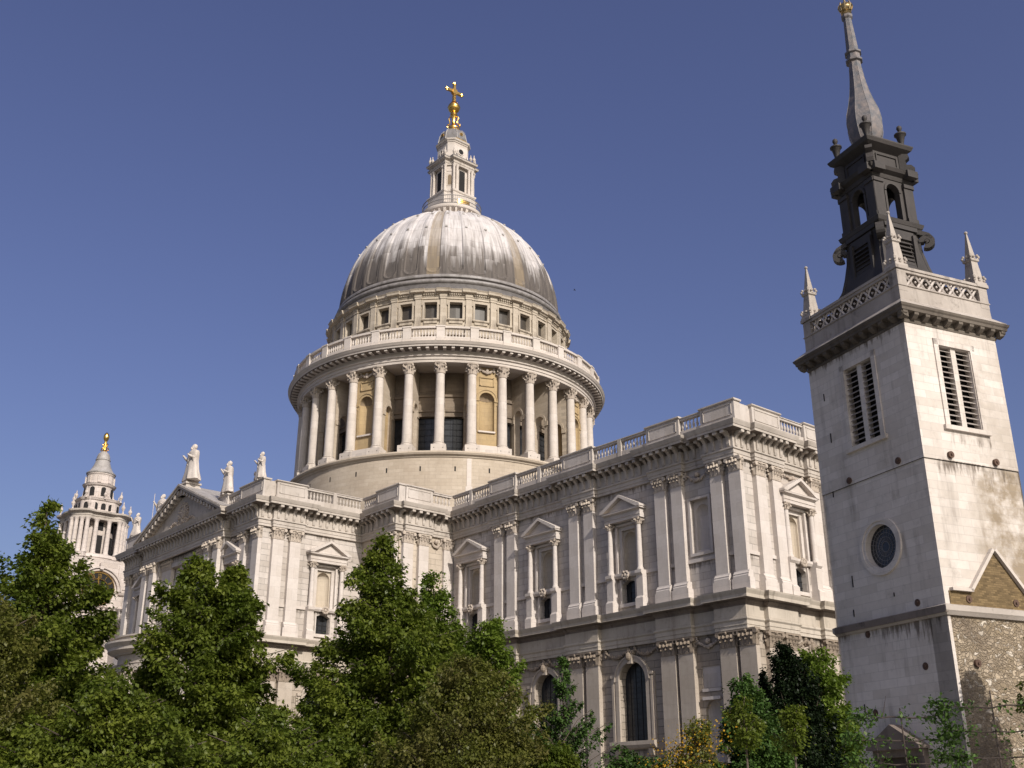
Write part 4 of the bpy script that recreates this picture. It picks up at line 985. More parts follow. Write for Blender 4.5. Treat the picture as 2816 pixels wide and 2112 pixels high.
for k in range(4):
    T = rot(k*math.pi/2+math.pi/4, TC); g.box(T, -1.9, 1.9, 4.6, 6.4, 41.0, 43.2); g.box(T, -2.05, 2.05, 4.6, 6.55, 42.4, 42.7)
    g.side(T, [(5, 41), (8.3, 41), (8.2, 41.6), (7.2, 42.0), (6.8, 43), (6.2, 43.2), (5, 43.2)], -.35, .35)
g.lathe([(3.5, 43.2), (3.5, 50)], 32, TC)
part(g, 'stage', 'tower', ct, smooth=30)
g = G()
for k in range(8):
    T = rot(k*math.pi/4, TC); g.prism(T, [(-.6, 43.6), (.6, 43.6), (.6, 47.0), (-.6, 47.0)], 3.4, 3.56); g.box(T, -.55, .55, 3.4, 3.55, 47.9, 49.4)
part(g, 'dark_opening', 'dark', ct)
g = G(); g.lathe([(.55, 43.3), (.55, 43.45), (.43, 43.6), (.42, 45.5), (.36, 49.0), (.36, 49.1), (.5, 49.4), (.56, 49.6)], 14); tcol = g.mesh('column', MS['tower'], 40)
for k in range(4):
    T = rot(k*math.pi/2+math.pi/4, TC)
    for s, d in ((-1.45, 5.55), (-.5, 5.75), (.5, 5.75), (1.45, 5.55)): a, b, _ = T(s, d, 0); link(tcol, 'column', ct, (a, b, 0))
    T = rot(k*math.pi/2, TC)
    for s in (-1.15, 1.15): a, b, _ = T(s, 4.6, 0); link(tcol, 'column', ct, (a, b, 0))
def lob(amp): return lambda a, r, z: r+amp*max(0, math.cos(4*(a+math.pi/4)))**.6 if math.cos(4*(a-math.pi/4)) > 0 else r
def lobf(amp):
    def f(a, r, z):
        c = math.cos(4*(a-math.pi/4)); return r+amp*(1/(1+math.exp(-6*(c-.1))))
    return f
g = G(); g.lathe([(3.2, 49.55), (4.9, 49.55), (4.9, 50.0), (5.0, 50.05), (5.0, 50.4), (5.3, 50.55), (5.65, 50.7), (5.7, 51.0), (4.5, 51.1), (2, 51.15)], 96, TC, fr=lobf(1.15)); part(g, 'cornice', 'cornice', ct, smooth=30)
g = G(); g.lathe([(3.6, 51.0), (3.6, 53.3), (3.8, 53.4), (4.0, 53.8), (2, 53.9)], 64, TC, fr=lobf(.5))
g.lathe([(3.0, 53.8), (2.9, 54.1), (2.55, 54.4), (2.55, 56.4), (2.8, 56.5), (3.0, 56.85), (2.6, 56.95), (2.4, 57.0), (2.35, 58.6), (2.5, 58.8), (2.5, 59.1)], 48, TC)
for k in range(8):
    T = rot(k*math.pi/4+math.pi/8, TC); g.side(T, [(2.3, 53.9), (3.3, 53.9), (3.1, 54.4), (2.75, 54.8), (2.65, 55.8), (2.3, 56.2)], -.17, .17); g.box(T, -.3, .3, 2.1, 2.62, 57.1, 58.5)
part(g, 'upper_stage', 'tower', ct, smooth=30)
g = G()
for k in range(8):
    T = rot(k*math.pi/4, TC); pts = [(-.42, 54.5), (.42, 54.5)]+[(.42*math.cos(a), 55.8+.42*math.sin(a)) for a in np.linspace(0, math.pi, 8)]; g.prism(T, pts, 2.3, 2.61)
part(g, 'louvred_opening', 'dark', ct); g = G()
for k in range(16):
    g = G(); T = rot(k*math.pi/8, TC); pts = [(-.42, 51.7), (.42, 51.7)]+[(.42*math.cos(a), 52.5+.42*math.sin(a)) for a in np.linspace(0, math.pi, 8)]
    dd = lobf(.5)(k*math.pi/8, 3.6, 0); g.prism(T, pts, dd-.3, dd+.03); part(g, 'louvred_opening', 'dark', ct)
for k in range(4):
    T = rot(k*math.pi/2+math.pi/4, TC)
    for s, d, z, hh in ((-1.5, 5.9, 51.1, 2.3), (1.5, 5.9, 51.1, 2.3), (0, 4.5, 53.6, 2.2)): g = G(); a, b, _ = T(s, d, 0); urn(g, (a, b), z, hh, .75, 8); part(g, 'urn', 'tower', ct)
    T = rot(k*math.pi/2, TC); g = G(); a, b, _ = T(0, 3.9, 0); urn(g, (a, b), 53.6, 1.9, .8, 8); part(g, 'urn', 'tower', ct)
g = G(); g.lathe([(2.6, 59.0), (2.65, 59.2), (2.25, 59.5), (1.85, 60.1), (1.5, 60.9), (1.3, 61.6), (1.25, 61.75), (1.35, 61.85), (1.35, 62.0), (1.22, 62.1), (1.2, 62.5), (1.0, 63.1), (.6, 63.55), (.3, 63.7)], 32, TC); part(g, 'lead_dome', 'palelead', ct, smooth=30)
g = G(); g.lathe([(.45, 63.6), (.5, 63.8), (.25, 64.0), (.2, 64.6), (.3, 65.2), (.22, 65.6), (.3, 65.8), (.5, 66.2), (.55, 66.6), (.42, 67.1), (.15, 67.45), (.001, 67.5)], 14, TC)
for k in range(4): T = rot(k*math.pi/2+math.pi/4, TC); g.tube([T(0, r, z) for r, z in ((.4, 63.8), (.72, 63.95), (.62, 64.3), (.35, 64.4), (.35, 64.8), (.5, 65.1), (.3, 65.3))], [.08, .14, .14, .1, .1, .12, .06], 6)
part(g, 'pineapple_finial', 'gold', ct, smooth=40)
# clock dials (east and south faces)
NUM = ['XII', 'I', 'II', 'III', 'IV', 'V', 'VI', 'VII', 'VIII', 'IX', 'X', 'XI']
for k in (0, 3):
    T = rot(k*math.pi/2, TC); cz = 36.9
    g = G(); arch_band(g, T, 0, cz, 1.7, 2.75, 6.55, 6.78, 40, 0, 2*math.pi); g.prism(T, [(1.7*math.cos(a), cz+1.7*math.sin(a)) for a in np.linspace(0, 2*math.pi, 25)[:-1]], 6.5, 6.6)
    dial = part(g, 'clock_dial', 'dark', ct)
    g = G(); arch_band(g, T, 0, cz, 2.72, 2.86, 6.6, 6.86, 40, 0, 2*math.pi); arch_band(g, T, 0, cz, 1.66, 1.74, 6.6, 6.83, 40, 0, 2*math.pi)
    for hnum, tx in enumerate(NUM):
        A_ = math.pi/2-hnum*math.pi/6; sgn = 1  # s axis runs to the viewer's right
        wd = {'I': .17, 'V': .32, 'X': .32}; tot = sum(wd[c] for c in tx); x = -tot/2
        def Q(px, py):
            rr_ = 2.23+py; ca, sa = math.cos(A_), math.sin(A_)
            return (rr_*ca+px*sa, cz+rr_*sa-px*ca)
        for c in tx:
            st = {'I': [(.085, -.36, .085, .36)], 'V': [(.03, .36, .16, -.36), (.16, -.36, .29, .36)], 'X': [(.03, -.36, .29, .36), (.03, .36, .29, -.36)]}[c]
            for x0, y0, x1, y1 in st:
                wv = .045; g.prism(T, [Q(x+x0-wv, y0), Q(x+x0+wv, y0), Q(x+x1+wv, y1), Q(x+x1-wv, y1)], 6.78, 6.83)
            x += wd[c]
    part(g, 'numeral', 'gold', ct)
    g = G()
    for an, L_, w2 in ((R(215), 1.5, .16), (R(98), 2.3, .12)):
        u = (math.cos(an), math.sin(an)); v = (-u[1], u[0]); P2 = lambda a, b: (a*u[0]+b*v[0], cz+a*u[1]+b*v[1])
        g.prism(T, [P2(-.5, -w2), P2(L_*.8, -w2), P2(L_, 0), P2(L_*.8, w2), P2(-.5, w2)], 6.85, 6.92)
    part(g, 'clock_hand', 'gold', ct)

# ------------------------------------------------------------ old church tower
CH = thing('church_tower', 'old white stone church tower with pierced parapet, pinnacles and dark lead spire at the right', 'church tower', (93.9987, -43.7625, 0), R(-16.4))
hx, hy = 3.225, 2.63
def cp(g, name, m='church', parent=CH, smooth=False, label=None): return g.build(name, MS[m], parent, smooth, label)
fS = lambda s, d, z: (s, -hy-d, z)
fE = lambda s, d, z: (hx+d, s, z)
fN = lambda s, d, z: (-s, hy+d, z)
fW = lambda s, d, z: (-hx-d, -s, z)
S_ = lambda s: hx-s            # distance from the corner -> local coordinate
E_ = lambda s: s-hy
rect = lambda o: [(-hx-o, -hy-o), (hx+o, -hy-o), (hx+o, hy+o), (-hx-o, hy+o)]
g = G()
wS = Op(S_(3.12), .91, 15.83, 19.55, 'rect', .38); wE = Op(E_(2.63), .88, 15.83, 19.55, 'rect', .38)
wall(g, fS, -hx, hx, 14.25, 20.6, [wS]); wall(g, fE, -hy, hy, 14.25, 20.6, [wE]); wall(g, fN, -hx, hx, GZ, 20.6); wall(g, fW, -hy, hy, GZ, 20.6)
i_ = .06
f2 = lambda s, d, z: fS(s, d-i_, z)
ci = S_(3.15)
oval = Op(ci, .93, 10.27, 12.13, 'rect', .0)
# lower stage with a round opening
xs = [ci+.93*math.cos(math.pi*k/16) for k in range(17)][::-1]
wall(g, f2, -hx, xs[0], 7.9, 14.25); wall(g, f2, xs[-1], hx-i_, 7.9, 14.25)
for a, b in zip(xs, xs[1:]):
    q = lambda x: math.sqrt(max(0, .93**2-(x-ci)**2)); zc = 11.2
    g.quad(f2(a, 0, 7.9), f2(b, 0, 7.9), f2(b, 0, zc-q(b)), f2(a, 0, zc-q(a))); g.quad(f2(a, 0, zc+q(a)), f2(b, 0, zc+q(b)), f2(b, 0, 14.25), f2(a, 0, 14.25))
    for s in (-1, 1): g.quad(f2(a, 0, zc+s*q(a)), f2(b, 0, zc+s*q(b)), f2(b, -.3, zc+s*q(b)), f2(a, -.3, zc+s*q(a)))
wall(g, f2, -hx, hx-i_, GZ, 7.9); wall(g, lambda s, d, z: fE(s, d-i_, z), -hy+i_, hy, 7.9, 14.25)
g.box(fE, -hy+i_, -hy+.22, -1.0, -i_, GZ, 7.9)
shaft = cp(g, 'tower_shaft')
g = G(); g.box(lambda a, d, z: (a, d, z), -hx+.4, hx-.5, -hy+.45, hy-.45, GZ, 20.5); cp(g, 'interior', 'dark')
g = G(); g.box(fE, -hy+.2, hy, -.5, -.10, GZ, 7.9)
for q in range(8): z = 7.9-1.1*q; g.box(fE, -hy+.18, -hy+.36+.14*(q % 2), -.5, -i_-.01, z-1.05, z-.5)
cp(g, 'rubble_wall', 'rubble')
# gable scar of the vanished nave
g = G(); P = [(E_(.3), 8.25), (E_(.3), 8.8), (E_(1.42), 8.8), (E_(2.94), 10.6), (E_(4.5), 8.75), (E_(5.0), 8.25)]
g.prism(fE, P, -.3, -.02); cp(g, 'brick_gable', 'brick')
g = G()
def strip(g, T, p, q, wd, d0, d1):
    u = Vector((q[0]-p[0], q[1]-p[1])); u.normalize(); v = Vector((-u.y, u.x))*wd
    g.prism(T, [(p[0], p[1]), (q[0], q[1]), (q[0]+v.x, q[1]+v.y), (p[0]+v.x, p[1]+v.y)], d0, d1)
strip(g, fE, (E_(.37), 8.8), (E_(1.46), 8.8), .12, -.1, .14); strip(g, fE, (E_(1.42), 8.8), (E_(2.94), 10.6), .13, -.1, .14); strip(g, fE, (E_(2.94), 10.6), (E_(4.9), 8.27), .13, -.1, .14)
cp(g, 'coping', 'white')
g = G(); ps = [(-hx, -hy), (hx, -hy), (hx, hy)]
sw = sweep([(-hx, hy), (-hx, -hy), (hx, -hy), (hx, hy)], [(-.1, 7.84), (.02, 7.84), (.1, 7.95), (.14, 8.0), (.14, 8.2), (-.1, 8.3)]); cp(sw, 'string_course', 'churchtrim')
g = G(); g.box(fS, -hx, hx+.1, .0, .146, 7.93, 8.21); cp(g, 'soot_band', 'soot_shade_stone')
# belfry windows
for T, op, c in ((fS, wS, wS.c), (fE, wE, wE.c)):
    g = G()
    for a, b, z0, z1 in ((c-1.16, c-.91, 15.83, 19.82), (c+.91, c+1.16, 15.83, 19.82), (c-1.16, c+1.16, 19.55, 19.84)): g.box(T, a, b, -.02, .06, z0, z1)
    g.box(T, c-1.28, c+1.28, -.02, .14, 15.64, 15.84); g.box(T, c-.14, c+.14, -.34, -.06, 15.83, 19.55); wn = cp(g, 'belfry_window')
    g = G()
    for k in range(15):
        z = 15.86+k*.248
        for s in (-1, 1): a, b = sorted((c+s*.14, c+s*.91)); g.side(T, [(-.10, z), (-.07, z), (-.07, z+.026), (-.34, z+.20), (-.36, z+.19)], a, b)
    cp(g, 'louvre', 'louvre', wn)
    g = G(); g.box(T, c-.9, c+.9, -.46, -.41, 15.8, 19.6); cp(g, 'dark_opening', 'dark', wn)
# round window
g = G(); arch_band(g, f2, ci, 11.2, .93, 1.08, -.05, .05, 32, 0, 2*math.pi); arch_band(g, f2, ci, 11.2, 1.08, 1.24, -.05, .09, 32, 0, 2*math.pi); rw = cp(g, 'round_window')
g = G(); g.prism(f2, [(ci+.93*math.cos(a), 11.2+.93*math.sin(a)) for a in np.linspace(0, 2*math.pi, 33)[:-1]], -.3, -.26); cp(g, 'pane', 'glass', rw)
g = G()
for k in range(24): a = 2*math.pi*k/24; g.tube([f2(ci+.22*math.cos(a), -.25, 11.2+.22*math.sin(a)), f2(ci+.93*math.cos(a), -.25, 11.2+.93*math.sin(a))], .010, 4)
for rr_ in (.22, .42, .6, .77): arch_band(g, f2, ci, 11.2, rr_-.01, rr_+.01, -.26, -.235, 24, 0, 2*math.pi)
cp(g, 'glazing_bar', 'lead', rw)
# iron tie plates and cramps
for T, lst in ((f2, [(S_(4.52), 14.45), (S_(1.43), 14.49), (S_(1.52), 8.54), (S_(4.6), 7.7), (S_(1.56), 6.05), (S_(4.7), 4.51)]), (fE, [(E_(1.43), 14.5), (E_(3.95), 14.48), (E_(1.27), 8.52), (E_(3.79), 8.53), (E_(1.23), 6.04)])):
    for s, z in lst:
        g = G(); dd = .12 if z > 14 else .02; g.prism(T, [(s+.15*math.cos(a), z+.15*math.sin(a)) for a in np.linspace(0, 2*math.pi, 17)[:-1]], -.12, dd); g.prism(T, [(s+.05*math.cos(a), z+.05*math.sin(a)) for a in np.linspace(0, 2*math.pi, 9)[:-1]], dd, dd+.05)
        cp(g, 'tie_plate', 'iron')
for s, z, h in ((5.55, 18.6, .35), (5.4, 16.5, .45), (5.75, 14.0, .28), (5.15, 9.8, .5), (5.3, 8.55, .3), (2.75, 9.0, .16), (5.3, 4.3, .6)):
    g = G(); g.box(fS if z > 14.3 else f2, S_(s)-.02, S_(s)+.02, 0, .03, z, z+h); cp(g, 'iron_cramp', 'dark')
# door
g = G(); c = S_(3.42); g.prism(f2, [(c-1.5, 3.0), (c+1.5, 3.0), (c+1.5, 3.12), (c, 3.95), (c-1.5, 3.12)], 0, .55)
for s in (-1, 1): a, b = sorted((c+s*1.05, c+s*1.4)); g.box(f2, a, b, 0, .25, GZ, 3.0)
g.box(f2, c-1.4, c+1.4, 0, .3, 2.72, 3.0); dr = cp(g, 'doorway', 'soot_shade_stone')
g = G(); g.box(f2, c-1.05, c+1.05, 0, .06, GZ, 2.72); dl = cp(g, 'door', 'door', dr)
# cornice and parapet
cor = [(-.2, 20.35), (.03, 20.35), (.06, 20.45), (.03, 20.5), (.03, 20.72), (.40, 20.74), (.42, 20.86), (.47, 20.92), (.5, 21.02), (.42, 21.1), (.02, 21.4), (.0, 21.45), (0, 22.12), (.05, 22.14), (.05, 22.2), (-.25, 22.2), (-.25, 21.3)]
g = G(); g2 = sweep(rect(0), cor[:9]+[(-.2, 21.1)], True); g.add(g2.v, g2.f)
for T, hh in ((fS, hx), (fE, hy), (fN, hx), (fW, hy)):
    n_ = 11 if hh == hx else 9
    for k in range(n_+1): s = -hh-.2+(2*hh+.4)*k/n_; g.side(T, [(0, 20.46), (.2, 20.5), (.36, 20.62), (.38, 20.76), (0, 20.76)], s-.12, s+.12)
cp(g, 'cornice', 'black')
g = sweep(rect(0), [(.46, 21.02), (.40, 21.12), (.10, 21.38), (.02, 21.45), (0, 22.12), (.05, 22.14), (.05, 22.2), (-.25, 22.2), (-.25, 21.3)], True)
for T, hh in ((fS, hx), (fE, hy), (fN, hx), (fW, hy)):
    g.box(T, -hh, hh, -.25, .02, 22.82, 22.95); g.box(T, -hh-.05, hh+.05, -.28, .07, 22.95, 23.08)
for sx in (-1, 1):
    for sy in (-1, 1):
        a, b = sorted((sx*(hx-.5), sx*(hx+.015))); c_, d_ = sorted((sy*(hy-.5), sy*(hy+.015))); g.box(XYZ, a, b, c_, d_, 21.9, 22.97)
        a, b = sorted((sx*(hx-.6), sx*(hx+.09))); c_, d_ = sorted((sy*(hy-.6), sy*(hy+.09))); g.box(XYZ, a, b, c_, d_, 22.96, 23.12)
par = cp(g, 'parapet', 'churchtrim')
g = G()
for T, hh in ((fS, hx), (fE, hy), (fN, hx), (fW, hy)):
    L_ = 2*(hh-.5); n_ = round(L_/.6); st = L_/n_
    for k in range(n_):
        c = -L_/2+(k+.5)*st
        for (sx, sz) in ((1, 1), (1, -1), (-1, 1), (-1, -1)):
            pts = [(c+sx*st*.5*t, 22.51+sz*(.31*math.sin(t*math.pi/2)**1.4)) for t in (0, .25, .5, .75, 1)]
            for p, q in zip(pts, pts[1:]): g.tube([T(p[0], -.11, p[1]), T(q[0], -.11, q[1])], .058, 4)
        g.tube([T(c, -.11, 22.2), T(c, -.11, 22.33)], .06, 4); g.tube([T(c, -.11, 22.69), T(c, -.11, 22.83)], .06, 4)
        g.ball(T(c-st/2, -.11, 22.51), .06, 6, 4); g.ball(T(c, -.11, 22.51), .085, 6, 4)
cp(g, 'tracery', 'trim', par)
g = G(); g.box(XYZ, -hx+.3, hx-.3, -hy+.3, hy-.3, 20.4, 22.8); cp(g, 'roof', 'soot_shade_stone')
g = G(); g.lathe([(.52, 23.1), (.50, 23.25), (.40, 23.3), (.27, 24.35), (.36, 24.4), (.36, 24.5), (.24, 24.55), (.045, 25.9)], 4, rot=math.pi/4); g.ball((0, 0, 25.95), .085, 8, 6)
for z, k in ((23.35, .36), (24.5, .25)):
    for i in range(4):
        T = rot(i*math.pi/2+math.pi/4); 
        for j in range(3): g.ball(T(0, k+.05+.05*(j % 2), z+.1*j), .075, 6, 4)
        T = rot(i*math.pi/2)
        for j in range(2): g.ball(T(0, k*.72+.04, z+.13*j), .07, 6, 4)
pn = g.mesh('pinnacle', MS['churchtrim'])
for sx in (-1, 1):
    for sy in (-1, 1): link(pn, 'pinnacle', CH, (sx*(hx-.3), sy*(hy-.3), 0))
# lead belfry and spire
sqc = lambda a: [(-a, -a), (a, -a), (a, a), (-a, a)]
def ex2(g, a, prof): q = sweep(sqc(1.0), [(d-1.0, z) for d, z in prof], True); g.add(q.v, q.f)
g = G(); ex2(g, 0, [(1.75, 21.9), (1.72, 23.3), (1.55, 23.9), (1.38, 24.7), (1.25, 25.5), (1.2, 26.3), (1.22, 26.6), (1.36, 26.75), (1.42, 26.95), (1.3, 27.05), (0.0, 27.1)])
for k in range(4):
    T = rot(k*math.pi/2+math.pi/4)
    g.side(T, [(1.2, 26.35), (1.72, 26.1), (1.70, 25.7), (1.72, 25.2), (1.80, 24.8), (1.95, 24.35), (2.2, 23.9), (2.5, 23.5), (2.75, 23.2), (1.2, 23.2)], -.15, .15)
    for r0_, r1_, hw_ in ((.13, .36, .19), (.0, .10, .22)): arch_band(g, lambda s, d, z, T=T: T(d, s, z), 2.0, 26.0, r0_, r1_, -hw_, hw_, 14, R(-120), R(180))
    g.side(T, [(1.4, 26.75), (1.8, 26.62), (2.15, 26.42), (2.3, 26.2), (2.2, 26.1), (2.0, 26.28), (1.7, 26.42), (1.4, 26.5)], -.19, .19)
    T = rot(k*math.pi/2); g.box(T, -.72, .72, 1.1, 1.33, 25.95, 26.4); g.box(T, -.72, -.55, 1.1, 1.45, 23.2, 26.2); g.box(T, .55, .72, 1.1, 1.45, 23.2, 26.2)
    g.box(T, -1.0, 1.0, 1.2, 1.34, 26.5, 26.72)
bf = cp(g, 'belfry', 'belfry')
for k in range(4):
    T = rot(k*math.pi/2); g = G()
    for i in range(9): z = 23.9+i*.22; g.side(T, [(1.35, z), (1.42, z), (1.3, z+.16), (1.25, z+.14)], -.5, .5)
    cp(g, 'louvre', 'belfry', bf)
g = G()
for k in range(4):
    T = rot(k*math.pi/2)
    wall(g, T, -1.12, 1.12, 27.05, 29.35, [Op(0, .40, 27.15, 29.05, 'arch', .3)], d=1.12); wall(g, T, -.82, .82, 27.05, 29.35, [Op(0, .40, 27.15, 29.05, 'arch', .0)], d=.82)
    arch_band(g, T, 0, 28.65, .40, .52, 1.1, 1.17, 10)
    for s in (-1, 1):
        a, b = sorted((s*.66, s*1.22)); g.box(T, a, b, 1.1, 1.24, 27.05, 29.2); g.box(T, a-.03, b+.03, 1.1, 1.3, 28.95, 29.15); g.box(T, a-.03, b+.03, 1.1, 1.3, 27.05, 27.25)
    g.box(T, -.52, -.4, 1.1, 1.16, 27.1, 28.6); g.box(T, .4, .52, 1.1, 1.16, 27.1, 28.6)
ex2(g, 0, [(.8, 29.3), (1.16, 29.3), (1.2, 29.42), (1.22, 29.5), (1.42, 29.62), (1.5, 29.78), (1.1, 29.9), (1.02, 29.95), (1.0, 30.9), (1.15, 31.0), (1.38, 31.15), (1.46, 31.32), (1.46, 31.38), (.3, 31.5)])
for k in range(4):
    T = rot(k*math.pi/2)
    for s in (-1, 1): a, b = sorted((s*.7, s*1.34)); g.box(T, a, b, 1.2, 1.6, 29.45, 29.82)
    g.box(T, -.62, .62, .98, 1.06, 30.15, 30.2); g.box(T, -.62, .62, .98, 1.06, 30.7, 30.75); g.box(T, -.66, -.6, .98, 1.07, 30.15, 30.75); g.box(T, .6, .66, .98, 1.07, 30.15, 30.75)
    T = rot(k*math.pi/2+math.pi/4)
    g.side(T, [(1.3, 29.9), (1.95, 29.9), (2.0, 30.1), (1.85, 30.3), (1.65, 30.35), (1.6, 30.6), (1.8, 30.75), (1.75, 30.95), (1.3, 31.05)], -.17, .17)
cp(g, 'open_lantern', 'belfry', bf)
g = G(); urn(g, (0, 0), 0, 1.5, 1.0, 10); g.v = [(x*1.0, y*1.0, z) for x, y, z in g.v]
g = G(); g.lathe([(.14, 0), (.14, .12), (.09, .16), (.12, .3), (.22, .75), (.3, .82), (.3, .88), (.12, .95), (.07, 1.05), (.1, 1.12), (.14, 1.22), (.12, 1.32), (.001, 1.42)], 12); um = g.mesh('urn', MS['belfry'], 40)
for sx in (-1, 1):
    for sy in (-1, 1): link(um, 'urn', bf, (sx*1.1, sy*1.1, 31.35))
g = G(); g.lathe([(.78, 31.3), (.72, 31.5), (.58, 31.7), (.62, 31.95), (.76, 32.2), (.89, 32.75), (.92, 33.2), (.85, 33.8), (.68, 34.4), (.54, 35.0), (.44, 35.6), (.38, 36.1), (.33, 36.7), (.32, 37.1), (.44, 37.15), (.45, 37.25), (.36, 37.3), (.35, 37.6), (.44, 37.65), (.44, 37.75), (.33, 37.85), (.22, 39.95), (.3, 40.05), (.31, 40.2), (.2, 40.28), (.15, 40.4)], 8, rot=math.pi/8)
for k in range(8):
    T = rot(k*math.pi/4+math.pi/8); g.tube([T(0, r, z) for r, z in ((.62, 31.95), (.76, 32.2), (.89, 32.75), (.92, 33.2), (.85, 33.8), (.68, 34.4), (.54, 35.0), (.44, 35.6), (.38, 36.1), (.33, 36.7))], .014, 5)
sp_ = cp(g, 'spire', 'spirelead', smooth=20)
g = G(); g.ball((0, 0, 40.78), .36, 14, 9, .85); g.lathe([(.2, 40.3), (.28, 40.4), (.15, 40.5)], 12); g.lathe([(.36, 40.75), (.4, 40.8), (.36, 40.85)], 14)
for k in range(8): T = rot(k*math.pi/4); g.side(T, [(.3, 40.5), (.4, 40.8), (.33, 41.05), (.25, 40.8)], -.03, .03)
g.lathe([(.1, 41.0), (.06, 41.2), (.03, 41.8), (.001, 42)], 8); fb = cp(g, 'gilded_finial', 'brass', sp_, smooth=40)
# the spire leans slightly
for o_ in (sp_,): o_.rotation_euler = (0, R(-1.3), 0); o_.location = (31.3*math.sin(R(1.3)), 0, 0); o_.location = (math.sin(R(1.3))*31.3, 0, 31.3*(1-math.cos(R(1.3))))

# ------------------------------------------------------------ statues on the transept
def statue(x, y, z, h, rz, label, lean=0, staff=False, beast=False, arm=.5, width=1.0, seed=1, cloak=.0):
    q = random.Random(seed); g = G(); k = h/3.4; n = 28; secs = []
    prof = [(0, .52, .46), (.25, .50, .44), (.9, .40, .36), (1.5, .36, .32), (1.75, .34, .29), (2.1, .40, .30), (2.45, .46, .30), (2.68, .42, .27), (2.8, .22, .2), (2.86, .14, .14)]
    ph = q.uniform(0, 6)
    vs = []
    for z_, rx, ry in prof:
        t = z_/2.86; cx = lean*t*t; f_ = .11*(1-t)**.6
        for i in range(n):
            a = 2*math.pi*i/n; fo = 1+f_*math.sin(7*a+ph+2*t)+.5*f_*math.sin(11*a-ph+3*t); back = cloak*max(0, math.cos(a))*(.3+.7*(1-t)) if True else 0
            vs.append((k*(cx+width*rx*fo*math.cos(a)+back), k*ry*(1+(width-1)*.8)*fo*math.sin(a), k*z_))
    m = len(prof); fs = [(j*n+i, j*n+(i+1) % n, (j+1)*n+(i+1) % n, (j+1)*n+i) for j in range(m-1) for i in range(n)]
    g.add(vs, fs+[tuple(range(n-1, -1, -1)), tuple(range((m-1)*n, m*n))])
    hx_ = lean*1.1
    g.tube([(k*hx_*.95, 0, k*2.75), (k*hx_, 0, k*2.98)], .13*k, 8)
    g.ball((k*hx_, -.02*k, k*3.14), .21*k, 12, 9, 1.25, .92, 1.0); g.ball((k*(hx_+.03), .05*k, k*3.2), .225*k, 10, 8, 1.15)   # head and hair
    g.ball((k*hx_, -.2*k, k*3.0), .12*k, 8, 6, 1.3); g.ball((k*hx_, -.23*k, k*3.13), .045*k, 6, 5)                              # beard, nose
    sh = lambda s: Vector((k*(lean*.8+s*.42*width), 0, k*2.5))
    for s in (-1, 1):
        a = sh(s); up_ = arm if s < 0 else .1
        el = a+Vector((s*.18, -.22, -.55+.35*up_))*k; wr = el+Vector((-s*.12, -.42, .18+.5*up_))*k
        g.tube([a, (a+el)/2, el, (el+wr)/2, wr], [.17*k, .17*k, .15*k, .12*k, .08*k], 8); g.ball(wr, .09*k, 7, 5)
        for fgr in range(4): g.tube([wr, wr+Vector((.03*(fgr-1.5), -.1, .07))*k], .022*k, 4)
        g.tube([el+Vector((0, .02, .05))*k, el+Vector((s*.02, .08, -.5))*k], [.13*k, .03*k], 6)    # hanging sleeve
        if staff and s < 0: g.tube([(wr.x, wr.y, 0), (wr.x, wr.y, k*3.5)], .035*k, 6)
    g.side(lambda s_, d, z_: (s_*k, -d*k, z_*k), [(.3, .9), (.5, 1.5), (.42, 2.1), (.25, 2.2)], -.1+lean*.4, .12+lean*.4)
    if beast:      # crouching animal at the feet
        bx = -.75
        g.tube([(k*(bx+.45), -.1*k, .45*k), (k*bx, -.15*k, .55*k), (k*(bx-.35), -.2*k, .8*k)], [.3*k, .3*k, .2*k], 10); g.ball((k*(bx-.45), -.25*k, 1.0*k), .22*k, 9, 7, 1, 1.2); g.tube([(k*(bx-.5), -.25*k, .95*k), (k*(bx-.78), -.3*k, .85*k)], [.12*k, .07*k], 7)
        for s in (-.15, .15): g.tube([(k*(bx-.25), k*(s-.15), .6*k), (k*(bx-.5), k*(s-.2), .3*k), (k*(bx-.55), k*(s-.2), .05*k)], [.1*k, .08*k, .07*k], 6); g.tube([(k*(bx-.45), k*(s-.2), 1.15*k), (k*(bx-.42), k*(s-.2), 1.35*k)], [.06*k, .01], 5)
    g.lathe([(.62*k, -.2), (.66*k, -.12), (.6*k, .06*k)], 10); g.box(XYZ, -.62*k, .62*k, -.55*k, .55*k, -.25, 0)
    o = g.build('statue', MS['statue'], None, 45, None, (x, y, z)); o.rotation_euler = (0, 0, rz); tag(o, label, 'statue', 'stone figures along the south transept roofline'); return o
YS = yT-.35
statue(0, yT-.9, 36.6, 4.6, R(-8), 'tall robed stone statue on the peak of the transept pediment, the highest of the figures', .1, False, False, .35, 1.6, 3, .8)
statue(8.95, YS, 33.35, 3.8, R(-14), 'robed stone statue just right of the transept pediment with one hand held out', -.05, False, False, .6, 1.45, 5, .6)
statue(16.6, YS, 33.3, 3.0, R(-10), 'stone figure with a small beast at its feet on the transept corner nearest the dome', .1, False, True, .3, 1.45, 8, .5)
statue(-8.95, YS, 33.35, 3.8, R(8), 'stone statue half hidden behind the left slope of the transept pediment, holding a thin staff', 0, True, False, .5, 1.5, 12, .4)
statue(-16.6, YS, 33.3, 3.0, R(10), 'stooping broad stone figure at the far left end of the transept roof', .1, False, False, .7, 1.5, 15, .4)
